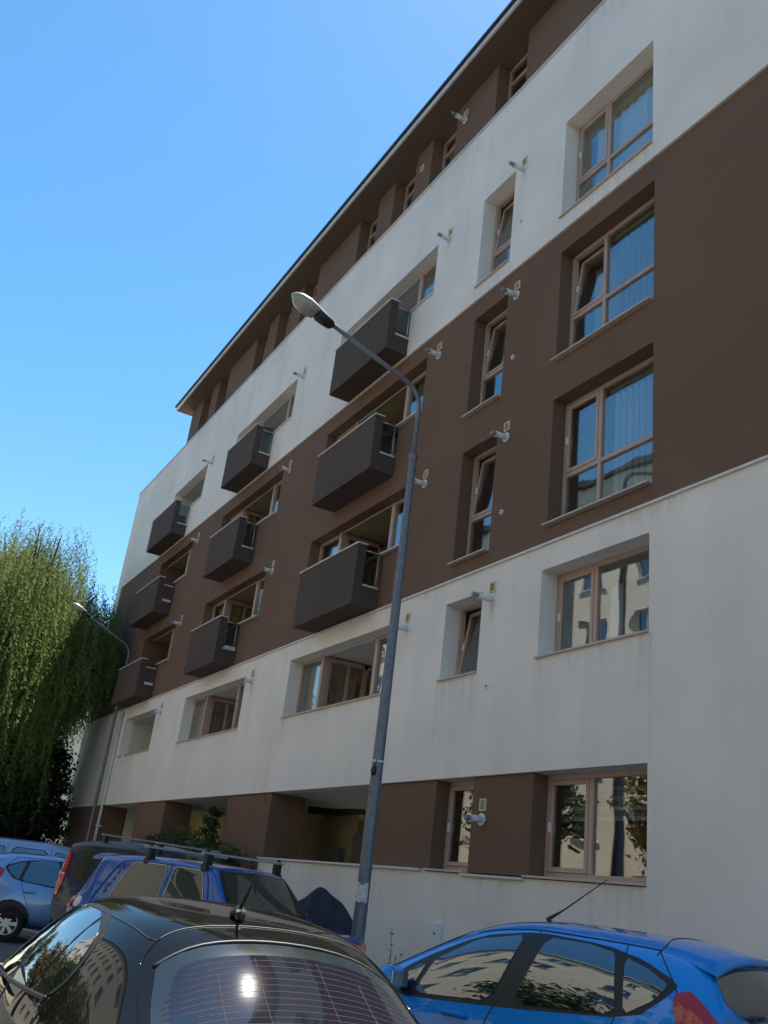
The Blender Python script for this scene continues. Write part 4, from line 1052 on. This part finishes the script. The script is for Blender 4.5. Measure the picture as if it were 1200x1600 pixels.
MB().tube([(-1.25, .0, 1.40), (-1.25, .0, 1.33), (-1.25, 0, 1.27)], [.01, .03, .012], 8).build('hanging_charm', BLACKP, nv.root)
nv.mirror(1.30, .80, 1.12, BLACKP)
nv.wheels(.72, 2.92, .74, .34)

# --- dark van with upright lights
def van_rows(h=1.0, L=4.2):
    k_ = L/4.0
    r0 = ([.14,.35,.8,1.15,1.6,2.2,2.3,3.2,3.6,3.9,3.96], [.6,.76,.79,.79,.79,.79,.79,.79,.79,.76,.7], [.28]+[.24]*9+[.3])
    r1 = ([.03,.28,.8,1.15,1.6,2.2,2.3,3.2,3.6,3.96,4.02], [.62,.82,.86,.86,.86,.86,.86,.86,.86,.82,.74], [.5]*11)
    r2 = ([.05,.3,.8,1.15,1.6,2.2,2.3,3.2,3.6,3.96,4.01], [.6,.8,.86,.86,.86,.86,.86,.86,.86,.82,.74], [.74,.78,.82,.84,.86,.88,.88,.9,.9,.9,.9])
    r3 = ([.12,.38,.82,1.12,1.4,2.2,2.3,3.2,3.6,3.95,4.0], [.56,.70,.77,.80,.82,.825,.825,.825,.82,.80,.73], [.82,.88,.95,1.0,1.03,1.05,1.05,1.07,1.07,1.07,1.05])
    r4 = ([.1,.36,.8,1.0,1.75,2.2,2.3,3.2,3.62,3.90,3.96], [.5,.6,.67,.7,.68,.70,.70,.70,.69,.69,.66], [.86,.94,1.03,1.07,1.60,1.68,1.685,1.685,1.67,1.62,1.55])
    r5 = ([.06,.32,.76,.96,1.7,2.2,2.3,3.2,3.65,3.9,3.97], [.28,.34,.4,.42,.45,.46,.46,.46,.45,.45,.43], [.9,.98,1.07,1.11,1.67,1.735,1.74,1.735,1.72,1.68,1.6])
    r6 = ([.04,.3,.74,.94,1.68,2.2,2.3,3.2,3.66,3.9,3.97], [0]*11, [.91,.99,1.08,1.12,1.69,1.755,1.76,1.755,1.735,1.69,1.61])
    rs = []
    for a, b, c in (r0, r1, r2, r3, r4, r5, r6): rs.append(([x*k_ for x in a], b, [z*h for z in c]))
    return rows_from(rs)
def van(name, label, loc, hd, mat, h, L, gl, rack=False, group='cars parked in front of the block'):
    c = Car(name, label, loc, hd, van_rows(h, L), mat, group=group, crease={('r',3,0,10):.4, ('r',4,3,10):.6, ('s',9,1,6):.75, ('s',4,4,6):.4, ('s',3,3,6):.5}); k_ = L/4.0
    for sd in ('left', 'right'):
        sg = 1 if sd == 'left' else -1
        for poly in ([(1.35,1.09),(1.85,1.52),(2.17,1.57),(2.2,1.10)], [(2.32,1.10),(2.32,1.57),(3.05,1.58),(3.12,1.11)], [(3.22,1.11),(3.2,1.57),(3.55,1.56),(3.66,1.13)]):
            pp = [(a*k_, b*h) for a, b in poly]
            fr = c.patch('window_seal', sd, pp, BLACKP, off=.003, it=1, cut=.12)
            c0 = Vector((sum(p[0] for p in pp)/4, sum(p[1] for p in pp)/4))
            c.patch('side_window', sd, [c0+(Vector(p)-c0)*.93 for p in pp], gl, off=.007, it=1, cut=.12, parent=fr)
        c.line('door_gap', sd, [(2.25*k_,1.6*h),(2.25*k_,.9),(2.2*k_,.4)], BLACKP, .005)
        c.line('door_gap', sd, [(3.16*k_,1.62*h),(3.17*k_,1.0),(3.05*k_,.6),(3.0*k_,.4)], BLACKP, .005)
        tl = c.patch('tail_light', sd, [(3.78*k_,.86*h),(3.78*k_,1.30*h),(3.82*k_,1.50*h),(3.93*k_,1.50*h),(3.97*k_,1.1*h),(3.98*k_,.84*h)], REDL, off=.014, it=1, rings=4)
        c.patch('reversing_lamp', 'rear', [(sg*.70,1.05*h),(sg*.70,1.2*h),(sg*.79,1.2*h),(sg*.79,1.05*h)], CLEARL, off=.02, it=1, rings=3, parent=tl)
        c.patch('tail_light', 'rear', [(sg*.68,.88*h),(sg*.67,1.48*h),(sg*.72,1.5*h),(sg*.79,1.1*h),(sg*.79,.88*h)], REDL, off=.012, it=1, rings=4)
        c.patch('headlight', sd, [(.16,.76*h),(.3,.86*h),(.75,.93*h),(.7,.82*h)], CLEARL, off=.008, it=1)
    c.patch('rear_glass', 'rear', [(-.6,1.1*h),(-.56,1.58*h),(.56,1.58*h),(.6,1.1*h)], G_DARK, off=.008, it=1, cut=.1)
    c.patch('windscreen', 'top', [(1.08*k_,-.66),(1.0*k_,-.4),(.98*k_,0),(1.0*k_,.4),(1.08*k_,.66),(1.66*k_,.58),(1.62*k_,.3),(1.61*k_,0),(1.62*k_,-.3),(1.66*k_,-.58)], gl, off=.006, it=1, cut=.1)
    c.mirror(1.3*k_, .84, 1.1*h, BLACKP)
    c.wheels(.82*k_, 3.3*k_, .775, .32)
    if rack:
        for ss in (1.9, 3.3):
            zt = c.cast('top', ss, .6, 0)[0].z; zc = c.cast('top', ss, 0, 0)[0].z
            br = MB().box(-ss-.016, -ss+.016, -.70, .70, zc+.05, zc+.077).build('roof_bar', LAMPG, c.root, bevel=.006)
            for sg in (1, -1):
                MB().box(-ss-.035, -ss+.035, sg*.62-.04, sg*.62+.04, zt-.02, zc+.051).build('bar_foot', BLACKP, br, bevel=.008)
    return c
H24 = Vector((cos(radians(24.1)), sin(radians(24.1)))); R24 = Vector((H24.y, -H24.x))
q = Vector((-9.94, 5.17))-H24*3.35+R24*(-2.42)
van('parked_car', 'dark teal estate van with tall upright red tail lights and roof bars', (q.x, q.y), 24.1, P_TEAL, 1.06, 4.15, G_OLIVE, rack=True)
lb = hatchback('parked_car', 'light metallic blue hatchback beside the dark teal van', (-18.9, 6.45), 78, P_LBLUE)
van('parked_car', 'pale blue white minivan behind the light blue hatchback', (-23.3, 6.9), 80, P_PALE, 1.0, 4.1, G_DARK)

# ------------------------------------------------------------------ covered motorbike
tb = empty('covered_motorbike', (-12.5, 6.15, 0)); tag(tb, 'motorbike shrouded in a dark blue tarpaulin beside the lamp pole', 'motorbike')
mb = MB(); nu, nv_ = 40, 26
ax = Vector((.62, .78, 0)).normalized(); ay = Vector((-.78, .62, 0))
for i in range(nu+1):
    u = i/nu
    L_ = (u-.66)*1.45
    ridge = .88+.50*max(0, min(1, (u-.12)/.52))-1.5*max(0, u-.70)**1.2-.5*max(0, .12-u)*4
    for j in range(nv_+1):
        v = j/nv_*2-1
        wid = .06+.30*abs(v)**.8
        z = ridge*(1-abs(v)**1.6)+.13
        fold = .05*sin(u*34+abs(v)*5)*abs(v)+.035*sin(u*61+v*7)*abs(v)
        p_ = ax*L_*(1+.12*abs(v)*abs(u-.5)*2)+ay*(math.copysign(wid*abs(v)+fold, v) if v else 0)
        mb.v.append((p_.x, p_.y, max(.125, z+.02*sin(u*23))))
for i in range(nu):
    for j in range(nv_):
        a = i*(nv_+1)+j; mb.f.append((a, a+1, a+nv_+2, a+nv_+1))
mb.build('tarpaulin', TARP, tb, smooth=True)
for L_ in (-.65, .65):
    m_ = MB(); c_ = ax*L_
    m_.tube([(c_.x-ay.x*.06, c_.y-ay.y*.06, .31+.0), (c_.x+ay.x*.06, c_.y+ay.y*.06, .31)], .30, 20); m_.build('wheel', TYRE, tb)

# ------------------------------------------------------------------ small things by the wall
ub = empty('utility_box', (-12.4, D, .9)); tag(ub, 'white utility box fixed low on the white plinth behind the bright blue hatchback', 'utility box')
MB().box(-.11, .11, -.09, -.001, -.55, .34).build('casing', WPVC, ub, bevel=.008)
MB().box(-.095, .095, -.097, -.091, -.5, .30).build('door', WPVC, ub, bevel=.002)
MB().tube([(.075, -.10, .2), (.075, -.115, .2)], .012, 8).build('lock', BLACKP, ub)

def leaf_cloud(n, centre, rad, size, seed, aspect=.55, droop=0.0, shell=.35, pick=None):
    """leaf-sized quads gathered in clumps through an ellipsoid"""
    rnd = random.Random(seed); V = []; F = []
    clumps = []
    nc = max(6, n//70)
    while len(clumps) < nc:
        d = Vector((rnd.gauss(0,1), rnd.gauss(0,1), rnd.gauss(0,1))).normalized()
        r_ = (shell+(1-shell)*rnd.random()**.6)*(.82+.3*noise.noise(d*1.7+Vector((seed, 0, 0))))
        c_ = Vector((d.x*rad[0], d.y*rad[1], d.z*rad[2]))*r_+Vector(centre)
        if pick and not pick(c_): continue
        clumps.append((c_, d))
    for i in range(n):
        c_, d = clumps[rnd.randrange(nc)]
        cs = .28*min(rad)**.6
        p_ = c_+Vector((rnd.gauss(0,cs), rnd.gauss(0,cs), rnd.gauss(0,cs*.7)))*.6
        nrm = (d*.6+Vector((rnd.gauss(0,1), rnd.gauss(0,1), rnd.gauss(0,1)+.5))*.7).normalized()
        a = nrm.orthogonal().normalized(); a = (Matrix.Rotation(rnd.random()*6.28, 3, nrm) @ a); b = nrm.cross(a)
        s_ = size*rnd.uniform(.6, 1.3); b_ = len(V)
        V += [tuple(p_-a*s_), tuple(p_-b*s_*aspect+a*s_*.1), tuple(p_+a*s_), tuple(p_+b*s_*aspect+a*s_*.1)]; F.append((b_, b_+1, b_+2, b_+3))
    return V, F
def off_verts(V, o): return [(x-o[0], y-o[1], z-o[2]) for x, y, z in V]
def tree(name, label, base, h, crown_c, rad, nleaf, lsize, leaf, seed, cat='tree', group=None, trunk_r=.16):
    o = empty(name, base); tag(o, label, cat, group)
    rnd = random.Random(seed); bx, by, bz = base
    mb = MB(); cz = crown_c[2]
    top = Vector((crown_c[0]-bx, crown_c[1]-by, cz+rad[2]*.3))
    mb.tube([(0,0,-.1), (top.x*.2+.05, top.y*.2, h*.25), (top.x*.6, top.y*.6, h*.5), tuple(top)], [trunk_r*1.25, trunk_r, trunk_r*.7, trunk_r*.15], 9)
    for i in range(9):
        t = rnd.uniform(.35, .9); s_ = Vector((top.x*t, top.y*t, h*.25+(top.z-h*.25)*max(0, t-.15)))
        d = Vector((rnd.gauss(0,1), rnd.gauss(0,1), rnd.uniform(.1,.9))).normalized()
        e = s_+Vector((d.x*rad[0], d.y*rad[1], d.z*rad[2]))*.75
        mb.tube([s_, s_*.5+e*.5+Vector((0,0,.2)), e], [trunk_r*.4, trunk_r*.25, .015], 6)
    mb.build('trunk', BARK, o, smooth=True)
    V, F = leaf_cloud(nleaf, crown_c, rad, lsize, seed)
    me = arrmesh('crown', off_verts(V, base), F, leaf); link('crown', me, o)
    return o

# weed on the pavement by the plinth
rnd = random.Random(3)
wd = empty('weed', (-13.2, D-.25, .118)); tag(wd, 'tall spindly weed growing at the foot of the white plinth', 'plant')
V = []; F = []; mb = MB()
for i in range(5):
    hgt = (.98, .7, .6, .45, .4)[i]; dx, dy = rnd.uniform(-.18, .18), rnd.uniform(-.12, .12)
    pts = [(0,0,0), (dx*.4, dy*.4, hgt*.5), (dx, dy, hgt)]
    mb.tube(pts, [.007, .005, .002], 5)
    for q in range(26):
        t = rnd.uniform(.15, 1); p_ = Vector((dx*t, dy*t, hgt*t)); a = rnd.random()*6.28; L_ = rnd.uniform(.05, .11)*(1.2-.5*t)
        d = Vector((cos(a), sin(a), .45)).normalized(); sd_ = d.cross(Vector((0,0,1))).normalized()*L_*.2; b_ = len(V)
        V += [tuple(p_), tuple(p_+d*L_*.5+sd_), tuple(p_+d*L_), tuple(p_+d*L_*.5-sd_)]; F.append((b_, b_+1, b_+2, b_+3))
mb.build('stem', LEAFD, wd); link('leaves', arrmesh('leaves', V, F, LEAFG), wd)
# hedge and climbing vine at the open garage
hb = (-22.6, 7.45, 0)
he = empty('hedge', hb); tag(he, 'low dark green hedge in front of the brown pillar left of the white plinth', 'hedge')
V = []; F = []
for i in range(7):
    v, f = leaf_cloud(1700, (-25.2+i*.88, 7.42, 1.4), (.8, .55, 1.35+.15*sin(i*2)), .055, 40+i); b_ = len(V); V += v; F += [tuple(q_+b_ for q_ in f_) for f_ in f]
link('foliage', arrmesh('foliage', off_verts(V, hb), F, LEAFG), he)
mb = MB()
for i in range(9):
    x = -2.5+i*.62; mb.tube([(x,.1,0), (x+.1,.05,.7), (x-.05,.12,1.5)], [.025, .018, .006], 6)
mb.build('stems', BARK, he)
vb = (-22.4, 7.9, 0)
ve = empty('climbing_vine', vb); tag(ve, 'leafy vine climbing beside the lit doorway of the garage', 'plant')
V = []; F = []
for i in range(9):
    v, f = leaf_cloud(150, (-22.45+.15*sin(i*1.7), 7.85+.08*cos(i), .9+i*.24), (.32-.012*i, .2, .25), .07, 80+i); b_ = len(V); V += v; F += [tuple(q_+b_ for q_ in f_) for f_ in f]
link('foliage', arrmesh('foliage', off_verts(V, vb), F, LEAFG), ve)
MB().tube([(0,0,0), (.05,.0,1.2), (-.1,.05,2.2), (.02,0,3.0)], [.02,.016,.01,.004], 6).build('stem', BARK, ve)

# ------------------------------------------------------------------ willow at the end of the building
def willow(base, seed):
    rnd = random.Random(seed)
    o = empty('willow_tree', base); tag(o, 'large weeping willow with sunlit hanging branches at the end of the building', 'tree')
    mb = MB(); V = []; F = []
    mb.tube([(0,0,-.1), (.1,.05,1.5), (-.1,.2,3.4), (.0,.3,5.0)], [.42,.34,.30,.25], 12)
    ends = []
    for i in range(34):
        a = rnd.random()*2*pi; rr = rnd.uniform(.8, 5.0)
        top = 14.6-.15*rr*rr+rnd.uniform(-1.6, .2)
        if i < 5: rr *= .35; top = rnd.uniform(13.4, 14.6)
        e = Vector((rr*cos(a), rr*sin(a)*.82+.1, top-1.0))
        s_ = Vector((0, .25, rnd.uniform(3.2, 5.0)))
        m_ = s_*.45+e*.55+Vector((0, 0, .9))
        pts = [s_, s_*.75+m_*.25+Vector((0,0,.2)), m_, m_*.4+e*.6+Vector((0,0,.25)), e]
        mb.tube(pts, [.16,.13,.085,.05,.02], 7)
        ends.append((pts, rr))
    for i in range(7):
        e = Vector((rnd.uniform(-.6, 2.8), rnd.uniform(2.5, 3.25), rnd.uniform(8.6, 10.6)))
        s_ = Vector((0, .25, rnd.uniform(3.6, 5.0))); m_ = s_*.45+e*.55+Vector((0, 0, .9))
        pts = [s_, s_*.75+m_*.25+Vector((0,0,.2)), m_, m_*.4+e*.6+Vector((0,0,.3)), e]
        mb.tube(pts, [.13,.10,.07,.045,.02], 7); ends += [(pts, 3)]*2
    mb.build('trunk', BARK, o, smooth=True)
    ns = 5200
    for k_ in range(ns):
        pts, rr = ends[rnd.randrange(len(ends))]
        t = rnd.uniform(1.2, 3.99); i0 = int(t); p_ = pts[i0].lerp(pts[i0+1], t-i0)
        a = rnd.random()*2*pi; out = Vector((cos(a), sin(a), 0))
        st = p_+out*rnd.random()**.7*1.5+Vector((0,0,rnd.uniform(-.2,.5)))
        dist = math.hypot(st.x, st.y)
        if st.y > 3.3: st.y = 3.3-rnd.random()*.4
        if st.y > 2.0 and st.x < -1.6: continue
        L_ = rnd.uniform(1.6, 4.4)+(dist*.55 if rnd.random() < .5 else 0)
        L_ = min(L_, st.z-1.0)
        if st.y > 1.8: L_ = min(L_, max(.8, st.z-4.4-1.7*(st.y-1.8)-rnd.random()*1.6))
        w1, w2 = rnd.uniform(-.35,.35), rnd.uniform(-.35,.35)
        nl = int(L_/.052); arch = rnd.uniform(.2, .8)
        for q_ in range(nl):
            s_ = q_/nl; dd = s_*L_
            c_ = st+out*arch*(1-math.exp(-dd*1.1))+Vector((w1*s_*s_+.05*sin(dd*3+k_), w2*s_*s_+.05*cos(dd*2.3+k_), -dd+arch*.35*math.exp(-dd*2)))
            aa = rnd.random()*6.28; d = Vector((cos(aa), sin(aa), -.8)).normalized(); le = rnd.uniform(.09,.15)
            sd_ = d.cross(Vector((cos(aa+1.3), sin(aa+1.3), .3))).normalized()*.019*rnd.uniform(.8,1.3); b_ = len(V)
            V += [tuple(c_), tuple(c_+d*le*.5+sd_), tuple(c_+d*le), tuple(c_+d*le*.5-sd_)]; F.append((b_, b_+1, b_+2, b_+3))
    link('crown', arrmesh('crown', V, F, LEAFW), o)
willow((-38.6, 4.3, 0), 11)
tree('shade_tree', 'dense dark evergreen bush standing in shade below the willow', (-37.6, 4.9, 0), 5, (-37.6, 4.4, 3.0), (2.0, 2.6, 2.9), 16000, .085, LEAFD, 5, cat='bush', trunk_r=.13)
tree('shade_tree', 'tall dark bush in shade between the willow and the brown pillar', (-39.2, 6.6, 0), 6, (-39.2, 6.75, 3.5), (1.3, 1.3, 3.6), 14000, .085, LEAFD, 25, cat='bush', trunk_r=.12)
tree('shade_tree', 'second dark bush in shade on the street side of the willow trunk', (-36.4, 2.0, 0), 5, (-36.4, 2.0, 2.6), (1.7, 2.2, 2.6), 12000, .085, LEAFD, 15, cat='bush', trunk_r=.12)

# ------------------------------------------------------------------ buildings and trees around (seen past the willow and in the glass)
def block(name, label, org, nx, nz, px, pz, facing, wallmat, depth=10, roofz=None, wz=(0.95, 2.35), ww=1.35, z0=1.0, grp=None):
    """plain rendered block; local x along the facade, facade at local y=0 facing -y"""
    o = empty(name, org, facing); tag(o, label, 'building', grp)
    Lx = nx*px; Hh = z0+nz*pz+1.0
    xs = [i*px+(px-ww)/2 for i in range(nx)]
    mb = MB(); cuts_x = [0]+[c for x in xs for c in (x, x+ww)]+[Lx]; cuts_z = [0]+[c for j in range(nz) for c in (z0+j*pz+wz[0], z0+j*pz+wz[1])]+[Hh]
    for i in range(len(cuts_x)-1):
        for j in range(len(cuts_z)-1):
            a, b, c, d = cuts_x[i], cuts_x[i+1], cuts_z[j], cuts_z[j+1]
            if i % 2 == 1 and j % 2 == 1:
                mb.quad((a,0,c),(a,.2,c),(a,.2,d),(a,0,d)); mb.quad((b,0,c),(b,.2,c),(b,.2,d),(b,0,d))
                mb.quad((a,0,c),(b,0,c),(b,.2,c),(a,.2,c)); mb.quad((a,0,d),(b,0,d),(b,.2,d),(a,.2,d))
            else: mb.quad((a,0,c),(b,0,c),(b,0,d),(a,0,d))
    mb.quad((0,0,0),(0,depth,0),(0,depth,Hh),(0,0,Hh)); mb.quad((Lx,0,0),(Lx,depth,0),(Lx,depth,Hh),(Lx,0,Hh)); mb.quad((0,depth,0),(Lx,depth,0),(Lx,depth,Hh),(0,depth,Hh))
    mb.build('wall', wallmat, o)
    MB().box(-.3, Lx+.3, -.35, depth+.3, Hh+.002, Hh+.3).build('roof', ROOFM, o)
    f = MB(); h_ = wz[1]-wz[0]; bars(f, 0, ww, 0, h_, .12, .19, .07); f.box(ww/2-.04, ww/2+.04, .118, .19, .07, h_-.07)
    fm = f.build('window', WPVC, o); pm = MB().box(.07, ww-.07, .15, .16, .07, h_-.07).build('pane', G_DARK, fm); sm = MB().box(-.08, ww+.08, -.08, .12, -.05, -.002).build('sill', FLASH, fm)
    first = True
    for i in range(nx):
        for j in range(nz):
            loc = (xs[i], 0, z0+j*pz+wz[0])
            if first: fm.location = loc; first = False; continue
            q_ = fm.copy(); col.objects.link(q_); q_.location = loc; q_.parent = o
            for src in (pm, sm): r_ = src.copy(); col.objects.link(r_); r_.parent = q_
    return o
block('beige_block', 'long beige apartment block across the street mirrored in the windows', (14, -12.0, 0), 22, 7, 3.5, 2.85, radians(180), BEIGE)
block('pale_block', 'pale distant block half hidden behind the willow', (-66, 31, 0), 8, 4, 3.4, 2.8, radians(-100), BEIGE, z0=.6)
for i, (x, y, h, leaf, lab) in enumerate([(-8.5, -7.9, 10.5, LEAFG, 'tall green tree on the far pavement opposite the bright blue hatchback'), (-1.5, -8.0, 11.5, LEAFG, 'dense tall green tree next along the far pavement'), (5.5, -8.2, 11.5, LEAFG, 'last tall green tree at the blank end of the far pavement'), (-14, -8.6, 8.2, LEAFG, 'young broadleaf tree at the near end of the far pavement'), (-24, -8.9, 9.2, LEAFY, 'yellowing broadleaf tree on the far pavement'), (-33, -8.4, 10.2, LEAFG, 'tall broadleaf tree beyond the yellowing one on the far pavement'), (-44, -8.6, 10.5, LEAFY, 'largest yellowish tree near the far end of the far pavement'), (-57, -6.4, 11, LEAFG, 'dense green tree where the street ends'), (-70, -3.5, 12, LEAFY, 'tall yellowish tree closing the street end')]):
    tree('street_tree', lab, (x, y, .118), h*.8, (x, y, h*.62), (3.1, 2.6, h*.38), 9000, .13, leaf, 60+i, group='trees along the far pavement')
for i, (x, y) in enumerate([(-47, 27), (-58, 33), (-40, 30)]):
    tree('garden_tree', ('round tree in the yard behind the garage', 'spreading tree in the yard behind the garage', 'tree in the yard beyond the end wall')[i], (x, y, 0), 5, (x, y, 3.6), (3.8, 3.4, 3.2), 6000, .16, LEAFG, 90+i, group='trees in the back yard')
